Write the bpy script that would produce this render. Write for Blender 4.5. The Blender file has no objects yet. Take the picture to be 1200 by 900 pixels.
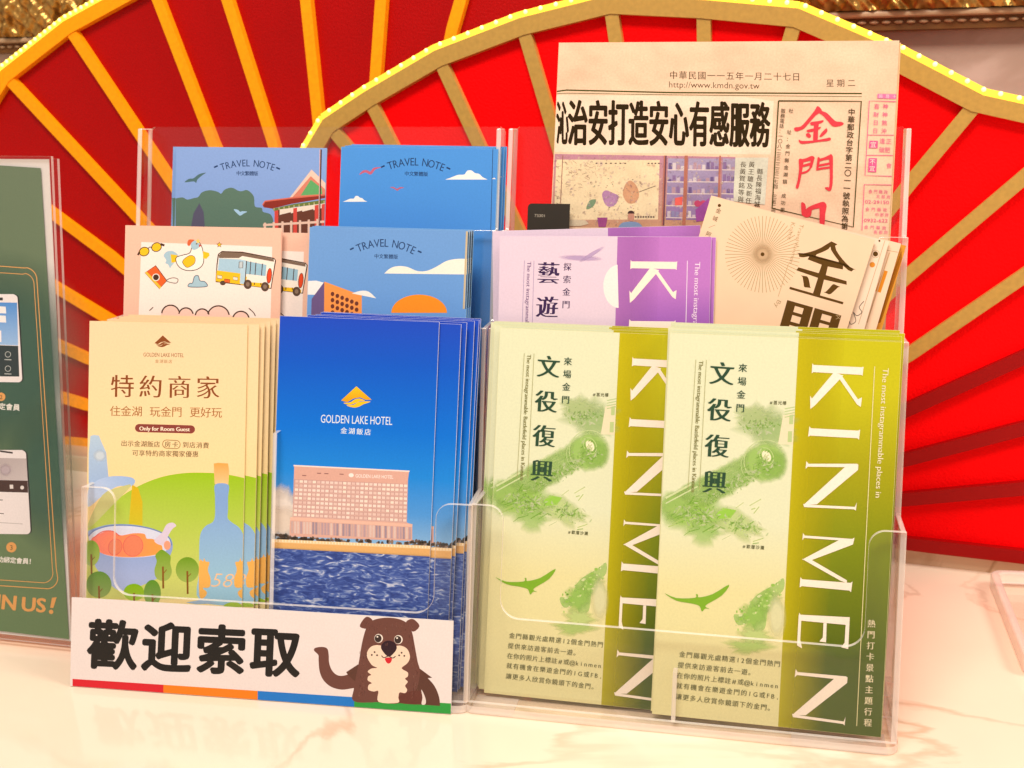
import bpy, bmesh, math, random
from mathutils import Vector, Matrix
from mathutils.geometry import tessellate_polygon

random.seed(7)
SC = bpy.context.scene
COL = SC.collection

# ------------------------------------------------------------------ camera
F = 1400.0                    # focal length in pixels of a 1200 px wide frame
PITCH = math.radians(12)
CAM = Vector((0, 0, 0.30))
cd = bpy.data.cameras.new('camera')
cam = bpy.data.objects.new('camera', cd)
COL.objects.link(cam)
cam.location = CAM
cam.rotation_euler = (math.pi / 2 - PITCH, 0, 0)
cd.sensor_width = 36
cd.lens = 36 * F / 1200
cd.clip_start = 0.02
cd.clip_end = 50
cd.dof.use_dof = True
cd.dof.focus_distance = 0.63
cd.dof.aperture_fstop = 20
SC.camera = cam

# ------------------------------------------------------------------ world, lamps, exposure
W = bpy.data.worlds.new('World')
SC.world = W
W.use_nodes = True
W.node_tree.nodes['Background'].inputs[0].default_value = (1.0, 0.905, 0.825, 1)
W.node_tree.nodes['Background'].inputs[1].default_value = 0.50


def area(name, loc, aim, sx, sy, power, color):
    l = bpy.data.lights.new(name, 'AREA')
    l.shape = 'RECTANGLE'
    l.size, l.size_y, l.energy, l.color = sx, sy, power, color
    o = bpy.data.objects.new(name, l)
    COL.objects.link(o)
    o.location = loc
    o.rotation_euler = (Vector(aim) - Vector(loc)).to_track_quat('-Z', 'Y').to_euler()
    return o


area('ceiling_lamp', (-0.35, -0.25, 1.75), (0.0, 0.62, 0.1), 0.8, 0.5, 33, (1.0, 0.93, 0.845))
area('side_fill', (1.25, 0.05, 1.25), (0.25, 0.85, 0.1), 0.5, 0.5, 16, (1.0, 0.89, 0.79))  # added fill without a visible source, brightens the red at right
SC.view_settings.view_transform = 'Standard'
SC.view_settings.look = 'None'
SC.view_settings.exposure = 0.0
SC.view_settings.gamma = 1.0
SC.cycles.use_denoising = True
SC.cycles.transparent_max_bounces = 48
SC.cycles.max_bounces = 14
SC.cycles.transmission_bounces = 10
SC.cycles.sample_clamp_indirect = 6


# ------------------------------------------------------------------ geometry helpers
FW = Vector((0, math.cos(PITCH), -math.sin(PITCH)))
UP = Vector((0, math.sin(PITCH), math.cos(PITCH)))
RT = Vector((1, 0, 0))
ZZ = Vector((0, 0, 1))


def hit(x, y, o, n):
    d = FW + RT * ((x - 600) / F) - UP * ((y - 450) / F)
    return CAM + d * ((Vector(o) - CAM).dot(n) / d.dot(n))


def ground(x, y, z=0.0):
    return hit(x, y, (0, 0, z), ZZ)


class Plane:
    """an upright or leaning sheet: O base point, yaw about z, off metres backward, lean in degrees"""
    def __init__(s, O, yaw, off=0.0, lean=0.0):
        s.U = Vector((math.cos(yaw), -math.sin(yaw), 0))
        s.N = Vector((math.sin(yaw), math.cos(yaw), 0))
        l = math.radians(lean)
        s.V = ZZ * math.cos(l) + s.N * math.sin(l)
        s.O = Vector(O) + s.N * off
        s.n = s.U.cross(s.V)

    def uv(s, x, y):
        p = hit(x, y, s.O, s.n) - s.O
        return Vector((p.dot(s.U), p.dot(s.V)))

    def matrix(s, u=0.0, v=0.0, rot=0.0):
        M = Matrix((s.U, -s.n, s.V)).transposed().to_4x4()
        M.translation = s.O + s.U * u + s.V * v
        return M @ Matrix.Rotation(rot, 4, 'Y')


def crop(x0, y0, k):
    return lambda x, y: (x0 + x * k, y0 + y * k)


# ------------------------------------------------------------------ materials
def lin(c, k=0.9):
    if isinstance(c, str):
        c = tuple(int(c[i:i + 2], 16) for i in (0, 2, 4))
    r = []
    for v in c[:3]:
        v /= 255.0
        r.append(k * (v / 12.92 if v <= 0.04045 else ((v + 0.055) / 1.055) ** 2.4))
    return tuple(r)


MATS = {}


def mat(name, base=(0.8, 0.8, 0.8), rough=0.5, spec=0.5, metal=0.0, emit=None, estr=0.0, noise=0.0, nscale=40.0, bump=0.0, bscale=200.0, coat=0.0):
    if name in MATS:
        return MATS[name]
    m = bpy.data.materials.new(name)
    m.use_nodes = True
    nt = m.node_tree
    p = nt.nodes['Principled BSDF']
    p.inputs['Base Color'].default_value = (*base, 1)
    p.inputs['Roughness'].default_value = rough
    p.inputs['Specular IOR Level'].default_value = spec
    p.inputs['Metallic'].default_value = metal
    p.inputs['Coat Weight'].default_value = coat
    if emit:
        p.inputs['Emission Color'].default_value = (*emit, 1)
        p.inputs['Emission Strength'].default_value = estr
    tc = nt.nodes.new('ShaderNodeTexCoord')
    if noise:
        n = nt.nodes.new('ShaderNodeTexNoise')
        n.inputs['Scale'].default_value = nscale
        n.inputs['Detail'].default_value = 6
        nt.links.new(tc.outputs['Object'], n.inputs['Vector'])
        r = nt.nodes.new('ShaderNodeMapRange')
        r.inputs['From Min'].default_value = 0.3
        r.inputs['From Max'].default_value = 0.7
        r.inputs['To Min'].default_value = 1 - noise
        r.inputs['To Max'].default_value = 1 + noise
        nt.links.new(n.outputs[0], r.inputs['Value'])
        x = nt.nodes.new('ShaderNodeVectorMath')
        x.operation = 'SCALE'
        x.inputs[0].default_value = base
        nt.links.new(r.outputs[0], x.inputs['Scale'])
        nt.links.new(x.outputs[0], p.inputs['Base Color'])
    if bump:
        n = nt.nodes.new('ShaderNodeTexNoise')
        n.inputs['Scale'].default_value = bscale
        n.inputs['Detail'].default_value = 4
        nt.links.new(tc.outputs['Object'], n.inputs['Vector'])
        b = nt.nodes.new('ShaderNodeBump')
        b.inputs['Strength'].default_value = bump
        b.inputs['Distance'].default_value = 0.002
        nt.links.new(n.outputs[0], b.inputs['Height'])
        nt.links.new(b.outputs[0], p.inputs['Normal'])
    MATS[name] = m
    return m


def print_mat(name, rough, spec, grain=0.035, bump=0.05):
    """ink on paper: the colour of each printed shape is kept in the colour attribute of its mesh"""
    m = bpy.data.materials.new(name)
    m.use_nodes = True
    nt = m.node_tree
    p = nt.nodes['Principled BSDF']
    a = nt.nodes.new('ShaderNodeAttribute')
    a.attribute_name = 'ink'
    tc = nt.nodes.new('ShaderNodeTexCoord')
    n = nt.nodes.new('ShaderNodeTexNoise')
    n.inputs['Scale'].default_value = 900
    n.inputs['Detail'].default_value = 3
    nt.links.new(tc.outputs['Object'], n.inputs['Vector'])
    r = nt.nodes.new('ShaderNodeMapRange')
    r.inputs['From Min'].default_value = 0.3
    r.inputs['From Max'].default_value = 0.7
    r.inputs['To Min'].default_value = 1 - grain
    r.inputs['To Max'].default_value = 1 + grain
    nt.links.new(n.outputs[0], r.inputs['Value'])
    x = nt.nodes.new('ShaderNodeVectorMath')
    x.operation = 'SCALE'
    nt.links.new(a.outputs['Color'], x.inputs[0])
    nt.links.new(r.outputs[0], x.inputs['Scale'])
    nt.links.new(x.outputs[0], p.inputs['Base Color'])
    nt.links.new(a.outputs['Alpha'], p.inputs['Alpha'])
    p.inputs['Roughness'].default_value = rough
    p.inputs['Specular IOR Level'].default_value = spec
    n2 = nt.nodes.new('ShaderNodeTexNoise')
    n2.inputs['Scale'].default_value = 25
    nt.links.new(tc.outputs['Object'], n2.inputs['Vector'])
    b = nt.nodes.new('ShaderNodeBump')
    b.inputs['Strength'].default_value = bump
    b.inputs['Distance'].default_value = 0.01
    nt.links.new(n2.outputs[0], b.inputs['Height'])
    nt.links.new(b.outputs[0], p.inputs['Normal'])
    MATS[name] = m
    return m


GLOSSY = print_mat('glossy_print', 0.3, 0.3)
MATTE = print_mat('matte_print', 0.6, 0.15)
NEWS = print_mat('newsprint', 0.85, 0.12, grain=0.07, bump=0.7)
LAMI = print_mat('laminated_print', 0.2, 0.35, bump=0.12)


def fresnel(nt, ior):
    """the same reflectance seen from either side of a thin clear sheet"""
    g = nt.nodes.new('ShaderNodeNewGeometry')
    r = nt.nodes.new('ShaderNodeMapRange')
    r.inputs['To Min'].default_value = ior
    r.inputs['To Max'].default_value = 1 / ior
    nt.links.new(g.outputs['Backfacing'], r.inputs['Value'])
    f = nt.nodes.new('ShaderNodeFresnel')
    nt.links.new(r.outputs[0], f.inputs[0])
    return f


def acrylic_mats():
    m = bpy.data.materials.new('clear_acrylic')
    m.use_nodes = True
    nt = m.node_tree
    nt.nodes.remove(nt.nodes['Principled BSDF'])
    out = nt.nodes['Material Output']
    t = nt.nodes.new('ShaderNodeBsdfTransparent')
    t.inputs[0].default_value = (0.992, 0.987, 0.98, 1)
    g = nt.nodes.new('ShaderNodeBsdfGlossy')
    g.inputs['Roughness'].default_value = 0.03
    f = fresnel(nt, 1.45)
    tc = nt.nodes.new('ShaderNodeTexCoord')
    n = nt.nodes.new('ShaderNodeTexNoise')
    n.inputs['Scale'].default_value = 14
    nt.links.new(tc.outputs['Object'], n.inputs['Vector'])
    b = nt.nodes.new('ShaderNodeBump')
    b.inputs['Strength'].default_value = 0.06
    b.inputs['Distance'].default_value = 0.01
    nt.links.new(n.outputs[0], b.inputs['Height'])
    nt.links.new(b.outputs[0], g.inputs['Normal'])
    x = nt.nodes.new('ShaderNodeMixShader')
    nt.links.new(f.outputs[0], x.inputs[0])
    nt.links.new(t.outputs[0], x.inputs[1])
    nt.links.new(g.outputs[0], x.inputs[2])
    nt.links.new(x.outputs[0], out.inputs[0])
    MATS['clear_acrylic'] = m
    e = bpy.data.materials.new('acrylic_edge')
    e.use_nodes = True
    nt = e.node_tree
    nt.nodes.remove(nt.nodes['Principled BSDF'])
    out = nt.nodes['Material Output']
    t = nt.nodes.new('ShaderNodeBsdfTransparent')
    t.inputs[0].default_value = (1.0, 0.90, 0.82, 1)
    d = nt.nodes.new('ShaderNodeBsdfDiffuse')
    d.inputs[0].default_value = (1.0, 0.93, 0.87, 1)  # pale diffuse stands in for bright highlights along the edges
    x = nt.nodes.new('ShaderNodeMixShader')
    x.inputs[0].default_value = 0.45
    nt.links.new(t.outputs[0], x.inputs[1])
    nt.links.new(d.outputs[0], x.inputs[2])
    g = nt.nodes.new('ShaderNodeBsdfGlossy')
    g.inputs['Roughness'].default_value = 0.12
    f = fresnel(nt, 1.6)
    y = nt.nodes.new('ShaderNodeMixShader')
    nt.links.new(f.outputs[0], y.inputs[0])
    nt.links.new(x.outputs[0], y.inputs[1])
    nt.links.new(g.outputs[0], y.inputs[2])
    nt.links.new(y.outputs[0], out.inputs[0])
    MATS['acrylic_edge'] = e
    s = bpy.data.materials.new('solid_acrylic')
    s.use_nodes = True
    p = s.node_tree.nodes['Principled BSDF']
    p.inputs['Base Color'].default_value = (0.99, 0.95, 0.92, 1)
    p.inputs['Transmission Weight'].default_value = 1
    p.inputs['Roughness'].default_value = 0.02
    p.inputs['IOR'].default_value = 1.47
    MATS['solid_acrylic'] = s
    return m, e, s


ACR, EDGE, SOLID = acrylic_mats()


def marble_mat(name, base, vein, rough, scale, width, strength=1.0):
    m = bpy.data.materials.new(name)
    m.use_nodes = True
    nt = m.node_tree
    p = nt.nodes['Principled BSDF']
    tc = nt.nodes.new('ShaderNodeTexCoord')
    n1 = nt.nodes.new('ShaderNodeTexNoise')
    n1.inputs['Scale'].default_value = scale
    n1.inputs['Detail'].default_value = 8
    n1.inputs['Distortion'].default_value = 1.2
    nt.links.new(tc.outputs['Object'], n1.inputs['Vector'])
    # veins lie where the distorted noise crosses its middle value
    a = nt.nodes.new('ShaderNodeMath'); a.operation = 'SUBTRACT'; a.inputs[1].default_value = 0.5
    nt.links.new(n1.outputs[0], a.inputs[0])
    b = nt.nodes.new('ShaderNodeMath'); b.operation = 'ABSOLUTE'
    nt.links.new(a.outputs[0], b.inputs[0])
    r = nt.nodes.new('ShaderNodeMapRange')
    r.interpolation_type = 'SMOOTHSTEP'
    r.inputs['From Min'].default_value = 0.0
    r.inputs['From Max'].default_value = width
    r.inputs['To Min'].default_value = strength
    r.inputs['To Max'].default_value = 0.0
    nt.links.new(b.outputs[0], r.inputs['Value'])
    n2 = nt.nodes.new('ShaderNodeTexNoise')
    n2.inputs['Scale'].default_value = scale * 0.9
    n2.inputs['Detail'].default_value = 3
    mp = nt.nodes.new('ShaderNodeMapping'); mp.inputs['Location'].default_value = (3.1, 1.7, 0.4)
    nt.links.new(tc.outputs['Object'], mp.inputs['Vector'])
    nt.links.new(mp.outputs[0], n2.inputs['Vector'])
    r2 = nt.nodes.new('ShaderNodeMapRange')
    r2.inputs['From Min'].default_value = 0.42
    r2.inputs['From Max'].default_value = 0.68
    nt.links.new(n2.outputs[0], r2.inputs['Value'])
    q = nt.nodes.new('ShaderNodeMath'); q.operation = 'MULTIPLY'
    nt.links.new(r.outputs[0], q.inputs[0]); nt.links.new(r2.outputs[0], q.inputs[1])
    x = nt.nodes.new('ShaderNodeMix'); x.data_type = 'RGBA'
    x.inputs[6].default_value = (*base, 1)
    x.inputs[7].default_value = (*vein, 1)
    nt.links.new(q.outputs[0], x.inputs[0])
    n3 = nt.nodes.new('ShaderNodeTexNoise'); n3.inputs['Scale'].default_value = scale * 0.5
    n3.inputs['Detail'].default_value = 5
    nt.links.new(mp.outputs[0], n3.inputs['Vector'])
    r3 = nt.nodes.new('ShaderNodeMapRange')
    r3.inputs['From Min'].default_value = 0.3; r3.inputs['From Max'].default_value = 0.7
    r3.inputs['To Min'].default_value = 0.86; r3.inputs['To Max'].default_value = 1.08
    nt.links.new(n3.outputs[0], r3.inputs['Value'])
    s = nt.nodes.new('ShaderNodeVectorMath'); s.operation = 'SCALE'
    nt.links.new(x.outputs[2], s.inputs[0]); nt.links.new(r3.outputs[0], s.inputs['Scale'])
    nt.links.new(s.outputs[0], p.inputs['Base Color'])
    p.inputs['Roughness'].default_value = rough
    p.inputs['Specular IOR Level'].default_value = 0.4
    return m


# ------------------------------------------------------------------ object helpers
def link(o, parent=None):
    COL.objects.link(o)
    if parent:
        o.parent = parent
    return o


def mesh_obj(name, bm, mats, parent=None, smooth=False):
    me = bpy.data.meshes.new(name)
    bmesh.ops.recalc_face_normals(bm, faces=bm.faces)
    bm.to_mesh(me)
    bm.free()
    for m in (mats if isinstance(mats, (list, tuple)) else [mats]):
        me.materials.append(m)
    if smooth:
        for p in me.polygons:
            p.use_smooth = True
    return link(bpy.data.objects.new(name, me), parent)


def tag(o, label=None, cat=None, group=None, kind=None):
    if label: o['label'] = label
    if cat: o['category'] = cat
    if group: o['group'] = group
    if kind: o['kind'] = kind
    return o


def empty(name, M, label, cat, group=None):
    o = bpy.data.objects.new(name, None)
    o.empty_display_size = 0.02
    COL.objects.link(o)
    o.matrix_world = M
    return tag(o, label, cat, group)


def copy_thing(root, M, label, group):
    r = root.copy()
    COL.objects.link(r)
    r.matrix_world = M
    r['label'] = label
    r['group'] = group
    for c in root.children:
        d = c.copy()
        COL.objects.link(d)
        d.parent = r
        for g in c.children:
            e = g.copy()
            COL.objects.link(e)
            e.parent = d
    return r


def box(bm, x0, x1, y0, y1, z0, z1, mi=0):
    v = [bm.verts.new(p) for p in ((x0, y0, z0), (x1, y0, z0), (x1, y1, z0), (x0, y1, z0), (x0, y0, z1), (x1, y0, z1), (x1, y1, z1), (x0, y1, z1))]
    for f in ((0, 3, 2, 1), (4, 5, 6, 7), (0, 1, 5, 4), (1, 2, 6, 5), (2, 3, 7, 6), (3, 0, 4, 7)):
        bm.faces.new([v[i] for i in f]).material_index = mi


def prism(bm, pts, mapf, t0, t1, mi_face=0, mi_edge=0):
    """outline pts extruded between t0 and t1; mapf(a, b, t) gives the 3-D point"""
    n = len(pts)
    A = [bm.verts.new(mapf(a, b, t0)) for a, b in pts]
    B = [bm.verts.new(mapf(a, b, t1)) for a, b in pts]
    tri = tessellate_polygon([[Vector((a, b, 0)) for a, b in pts]])
    for t in tri:
        try:
            bm.faces.new([A[i] for i in t]).material_index = mi_face
            bm.faces.new([B[i] for i in reversed(t)]).material_index = mi_face
        except ValueError:
            pass
    for i in range(n):
        j = (i + 1) % n
        bm.faces.new((A[i], A[j], B[j], B[i])).material_index = mi_edge


def arc(cx, cy, r, a0, a1, n=8):
    return [(cx + r * math.cos(math.radians(a0 + (a1 - a0) * i / n)), cy + r * math.sin(math.radians(a0 + (a1 - a0) * i / n))) for i in range(n + 1)]


def spline(pts, n=6, closed=True):
    """a smooth outline through the points (Catmull-Rom)"""
    out = []
    N = len(pts)
    rng = range(N) if closed else range(N - 1)
    for i in rng:
        if closed:
            p = [pts[(i + k - 1) % N] for k in range(4)]
        else:
            p = [pts[max(0, min(N - 1, i + k - 1))] for k in range(4)]
        for s in range(n):
            t = s / n
            out.append(tuple(0.5 * (2 * p[1][c] + (p[2][c] - p[0][c]) * t + (2 * p[0][c] - 5 * p[1][c] + 4 * p[2][c] - p[3][c]) * t * t + (3 * p[1][c] - p[0][c] - 3 * p[2][c] + p[3][c]) * t ** 3) for c in (0, 1)))
    if not closed:
        out.append(tuple(pts[-1]))
    return out


# ------------------------------------------------------------------ lettering
GC = {}
FONT_C = bpy.data.curves.new('lettering', 'FONT')
FONT_C.fill_mode = 'FRONT'
FONT_O = bpy.data.objects.new('lettering', FONT_C)


def glyphs(s, ax=0.0, ay=0.0, res=3):
    """filled outline of a string in em units; ax / ay widen upright / level strokes by that many em on each side"""
    key = (s, ax, ay, res)
    if key in GC:
        return GC[key]
    FONT_C.body = s
    FONT_C.resolution_u = res
    me = FONT_O.to_mesh()
    vs = [(v.co.x, v.co.y) for v in me.vertices]
    fs = [tuple(p.vertices) for p in me.polygons]
    # weld equal points
    idx, nv, mp = {}, [], []
    for v in vs:
        k = (round(v[0], 5), round(v[1], 5))
        if k not in idx:
            idx[k] = len(nv)
            nv.append(v)
        mp.append(idx[k])
    fs = [tuple(mp[i] for i in f) for f in fs]
    fs = [f for f in fs if len(set(f)) == len(f)]
    FONT_O.to_mesh_clear()
    if ax or ay:
        ed = {}
        good = []
        for f in fs:
            ar = sum(nv[f[i]][0] * nv[f[(i + 1) % len(f)]][1] - nv[f[(i + 1) % len(f)]][0] * nv[f[i]][1] for i in range(len(f)))
            g = f if ar > 0 else tuple(reversed(f))
            good.append(g)
            for i in range(len(g)):
                ed[(g[i], g[(i + 1) % len(g)])] = 1
        nrm = {}
        for (a, b) in ed:
            if (b, a) in ed:
                continue
            dx, dy = nv[b][0] - nv[a][0], nv[b][1] - nv[a][1]
            L = math.hypot(dx, dy) or 1
            for q in (a, b):
                nrm.setdefault(q, []).append((dy / L, -dx / L))
        out = list(nv)
        for q, ns in nrm.items():
            sx, sy = sum(n[0] for n in ns), sum(n[1] for n in ns)
            L = math.hypot(sx, sy)
            if L < 1e-6:
                continue
            sx, sy = sx / L, sy / L
            c = max(0.5, sum(sx * n[0] + sy * n[1] for n in ns) / len(ns))
            out[q] = (nv[q][0] + sx / c * ax, nv[q][1] + sy / c * ay)
        nv, fs = out, good
    GC[key] = (nv, fs)
    return GC[key]


class Art:
    """printing on one sheet, drawn in photo pixels and carried onto the sheet's own plane"""
    def __init__(s, local):
        s.local = local        # (px, py) -> (u, v) on the sheet, metres
        s.v, s.f, s.c = [], [], []
        s.step = 0.0000011     # each layer of ink lies a thousandth of a millimetre above the last
        s.layer = 1
        s.rect = None          # (width, height): ink stops at the edges of the sheet

    def _add(s, pts, faces, cols):
        b = len(s.v)
        w = float(s.layer)
        for p in pts:
            u, v = s.local(*p)
            s.v.append((u, -w, v))
        s.f += [tuple(b + i for i in f) for f in faces]
        s.c += cols

    def _clip(s):
        e = 0.0001
        lim = ((0, 1, e), (0, -1, e - s.rect[0]), (2, 1, e), (2, -1, e - s.rect[1]))
        V, Fa, C = [], [], []
        for f in s.f:
            pts = [(s.v[i], s.c[i]) for i in f]
            if all(e <= p[0][0] <= s.rect[0] - e and e <= p[0][2] <= s.rect[1] - e for p in pts):
                pass
            else:
                for ax, sg, t in lim:
                    out = []
                    for i in range(len(pts)):
                        (p, cp), (q, cq) = pts[i - 1], pts[i]
                        dp, dq = sg * p[ax] - t, sg * q[ax] - t
                        if (dp >= 0) != (dq >= 0):
                            k = dp / (dp - dq)
                            out.append((tuple(a + (b - a) * k for a, b in zip(p, q)), tuple(a + (b - a) * k for a, b in zip(cp, cq))))
                        if dq >= 0:
                            out.append((q, cq))
                    pts = out
                    if len(pts) < 3:
                        break
                if len(pts) < 3:
                    continue
            b = len(V)
            V += [p for p, c in pts]
            C += [c for p, c in pts]
            Fa.append(tuple(range(b, b + len(pts))))
        s.v, s.f, s.c = V, Fa, C

    def up(s, n=1):
        s.layer += n
        return s

    def poly(s, pts, c, c2=None, g=None, a=1.0, a2=None):
        """flat shape; c..c2 is a printed colour ramp along g = (point, point)"""
        pts = list(pts)
        tri = tessellate_polygon([[Vector((x, y, 0)) for x, y in pts]])
        C, D = lin(c), lin(c2 if c2 is not None else c)
        a2 = a if a2 is None else a2
        cols = []
        for x, y in pts:
            t = 0.0
            if g:
                (x0, y0), (x1, y1) = g
                t = ((x - x0) * (x1 - x0) + (y - y0) * (y1 - y0)) / ((x1 - x0) ** 2 + (y1 - y0) ** 2)
                t = min(1, max(0, t))
            cols.append(tuple(C[i] + (D[i] - C[i]) * t for i in range(3)) + (a + (a2 - a) * t,))
        s._add(pts, tri, cols)
        s.up()
        return s

    def ramp(s, quad, stops):
        """quad TL TR BR BL with colour stops [(t, colour)] from top to bottom"""
        tl, tr, br, bl = quad
        L = lambda p, q, t: (p[0] + (q[0] - p[0]) * t, p[1] + (q[1] - p[1]) * t)
        pts, cols, fs = [], [], []
        for t, c in stops:
            pts += [L(tl, bl, t), L(tr, br, t)]
            cols += [(*lin(c), 1)] * 2
        for i in range(len(stops) - 1):
            fs.append((2 * i, 2 * i + 1, 2 * i + 3, 2 * i + 2))
        s._add(pts, fs, cols)
        s.up()
        return s

    def soft(s, cx, cy, rx, ry, c, a=1.0, rot=0.0, n=28, jag=0.0, hold=0.45):
        """a soft printed patch: solid in the middle, fading out to its rim"""
        co, si = math.cos(rot), math.sin(rot)
        pts, cols = [(cx, cy)], [(*lin(c), a)]
        js = [1 + random.uniform(-jag, jag) for _ in range(n)]
        for k, al in ((hold, a), (1.0, 0.0)):
            for i in range(n):
                t = 2 * math.pi * i / n
                x, y = rx * k * js[i] * math.cos(t), ry * k * js[i] * math.sin(t)
                pts.append((cx + x * co - y * si, cy + x * si + y * co))
                cols.append((*lin(c), al))
        fs = [(0, 1 + i, 1 + (i + 1) % n) for i in range(n)]
        fs += [(1 + i, 1 + n + i, 1 + n + (i + 1) % n, 1 + (i + 1) % n) for i in range(n)]
        s._add(pts, fs, cols)
        s.up()
        return s

    def disc(s, cx, cy, rx, ry=None, c='000000', rot=0.0, n=24, **k):
        ry = rx if ry is None else ry
        co, si = math.cos(rot), math.sin(rot)
        return s.poly([(cx + rx * math.cos(2 * math.pi * i / n) * co - ry * math.sin(2 * math.pi * i / n) * si,
                        cy + rx * math.cos(2 * math.pi * i / n) * si + ry * math.sin(2 * math.pi * i / n) * co) for i in range(n)], c, **k)

    def line(s, pts, w, c, closed=False, a=1.0):
        """a drawn line of width w px"""
        n = len(pts)
        L, R = [], []
        for i in range(n):
            if closed:
                p, q = pts[i - 1], pts[(i + 1) % n]
            else:
                p, q = pts[max(0, i - 1)], pts[min(n - 1, i + 1)]
            dx, dy = q[0] - p[0], q[1] - p[1]
            m = math.hypot(dx, dy) or 1
            nx, ny = -dy / m * w / 2, dx / m * w / 2
            L.append((pts[i][0] + nx, pts[i][1] + ny))
            R.append((pts[i][0] - nx, pts[i][1] - ny))
        fs = [(i, (i + 1) % n, n + (i + 1) % n, n + i) for i in range(n if closed else n - 1)]
        s._add(L + R, fs, [(*lin(c), a)] * (2 * n))
        s.up()
        return s

    def outline(s, pts, fill, line, w):
        s.poly(pts, fill)
        return s.line(pts, w, line, closed=True)

    def glyph(s, ch, o, ex, ey, c, ax=0.0, ay=0.0, res=3, c2=None):
        if ax > 0.02 or ay > 0.02:
            sx, sy = max(ax, 0), max(ay, 0)
            n = 8 if sy else 2
            k = (min(ax, 0), min(ay, 0))
            for i in range(n):
                t = 2 * math.pi * i / n
                dx, dy = sx * math.cos(t), sy * math.sin(t)
                q = (o[0] + ex[0] * dx + ey[0] * dy, o[1] + ex[1] * dx + ey[1] * dy)
                s.glyph(ch, q, ex, ey, c, k[0], k[1], res)
                s.layer += 1
            ax, ay = k
            s.layer += 1
        nv, fs = glyphs(ch, ax, ay, res)
        pts = [(o[0] + ex[0] * x + ey[0] * y, o[1] + ex[1] * x + ey[1] * y) for x, y in nv]
        s._add(pts, fs, [(*lin(c), 1)] * len(pts))
        return s

    def text(s, t, p0, p1, c, h=None, ax=0.0, ay=0.0, shear=0.0, res=3):
        """a run of letters whose ink fills the baseline p0-p1, h px tall"""
        nv, fs = glyphs(t, ax, ay, res)
        x0, x1 = min(v[0] for v in nv), max(v[0] for v in nv)
        y1 = max(v[1] for v in nv)
        dx, dy = p1[0] - p0[0], p1[1] - p0[1]
        k = 1 / (x1 - x0)
        ex = (dx * k, dy * k)
        L = math.hypot(dx, dy)
        ky = (h / y1) if h else L * k
        ey = (dy / L * ky + shear * ex[0], -dx / L * ky + shear * ex[1])
        o = (p0[0] - ex[0] * x0, p0[1] - ex[1] * x0)
        return s.glyph(t, o, ex, ey, c, ax, ay, res).up()

    def chars(s, t, p0, p1, size, c, ax=0.0, ay=0.0, vert=False, wide=1.0, res=3, up=True):
        """characters centred at even steps from p0 to p1; vert: written downward"""
        n = len(t)
        adv = [1.0 if (ord(ch) > 0x2000 or vert) else (0.9 if ch in 'mw@#G' else 0.66) for ch in t]
        if all(a < 1 for a in adv):
            adv = [1.0] * n
        pos = [sum(adv[:i]) + adv[i] / 2 for i in range(n)]
        dx, dy = p1[0] - p0[0], p1[1] - p0[1]
        L = math.hypot(dx, dy) or 1
        d = (dx / L, dy / L) if (dx or dy) else ((0, 1) if vert else (1, 0))
        r = (d[1], -d[0]) if vert else d
        u = (-d[0], -d[1]) if vert else (d[1], -d[0])
        ex, ey = (r[0] * size * wide, r[1] * size * wide), (u[0] * size, u[1] * size)
        base = top = s.layer
        for i, ch in enumerate(t):
            if ch in ' 　':
                continue
            s.layer = base
            q = (pos[i] - pos[0]) / (pos[-1] - pos[0]) if n > 1 else 0
            cx, cy = p0[0] + dx * q, p0[1] + dy * q
            nv, fs = glyphs(ch, ax, ay, res)
            mx = 0.5 if ord(ch) > 0x2000 else (min(v[0] for v in nv) + max(v[0] for v in nv)) / 2
            o = (cx - ex[0] * mx - ey[0] * 0.38, cy - ex[1] * mx - ey[1] * 0.38)
            s.glyph(ch, o, ex, ey, c, ax, ay, res)
            top = max(top, s.layer)
        s.layer = top
        return s.up() if up else s

    def arc_text(s, t, p0, pm, p1, size, c, ax=0.0, ay=0.0, wide=0.8):
        """letters set along a bow through p0, pm, p1, spaced by their widths"""
        cp = (2 * pm[0] - (p0[0] + p1[0]) / 2, 2 * pm[1] - (p0[1] + p1[1]) / 2)
        wid = []
        for ch in t:
            if ch == ' ':
                wid.append(0.42)
                continue
            nv, _ = glyphs(ch, ax, ay)
            wid.append((max(v[0] for v in nv) - min(v[0] for v in nv)) * wide + 0.20)
        T = sum(wid)
        x = 0
        for ch, w in zip(t, wid):
            q = (x + w / 2) / T
            x += w
            if ch == ' ':
                continue
            px = (1 - q) ** 2 * p0[0] + 2 * q * (1 - q) * cp[0] + q * q * p1[0]
            py = (1 - q) ** 2 * p0[1] + 2 * q * (1 - q) * cp[1] + q * q * p1[1]
            tx = 2 * (1 - q) * (cp[0] - p0[0]) + 2 * q * (p1[0] - cp[0])
            ty = 2 * (1 - q) * (cp[1] - p0[1]) + 2 * q * (p1[1] - cp[1])
            m = math.hypot(tx, ty)
            d = (tx / m, ty / m)
            ex, ey = (d[0] * size * wide, d[1] * size * wide), (d[1] * size, -d[0] * size)
            nv, _ = glyphs(ch, ax, ay)
            mx = (min(v[0] for v in nv) + max(v[0] for v in nv)) / 2
            s.glyph(ch, (px - ex[0] * mx, py - ex[1] * mx), ex, ey, c, ax, ay)
        return s.up()

    def build(s, name, material, parent):
        me = bpy.data.meshes.new(name)
        if s.rect:
            s._clip()
        me.from_pydata([(u, -0.00002 + w * s.step, v) for u, w, v in s.v], [], s.f)
        at = me.attributes.new('ink', 'FLOAT_COLOR', 'POINT')
        at.data.foreach_set('color', [x for c in s.c for x in c])
        me.materials.append(material)
        me.update()
        s.v, s.f, s.c = [], [], []
        return link(bpy.data.objects.new(name, me), parent)


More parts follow.
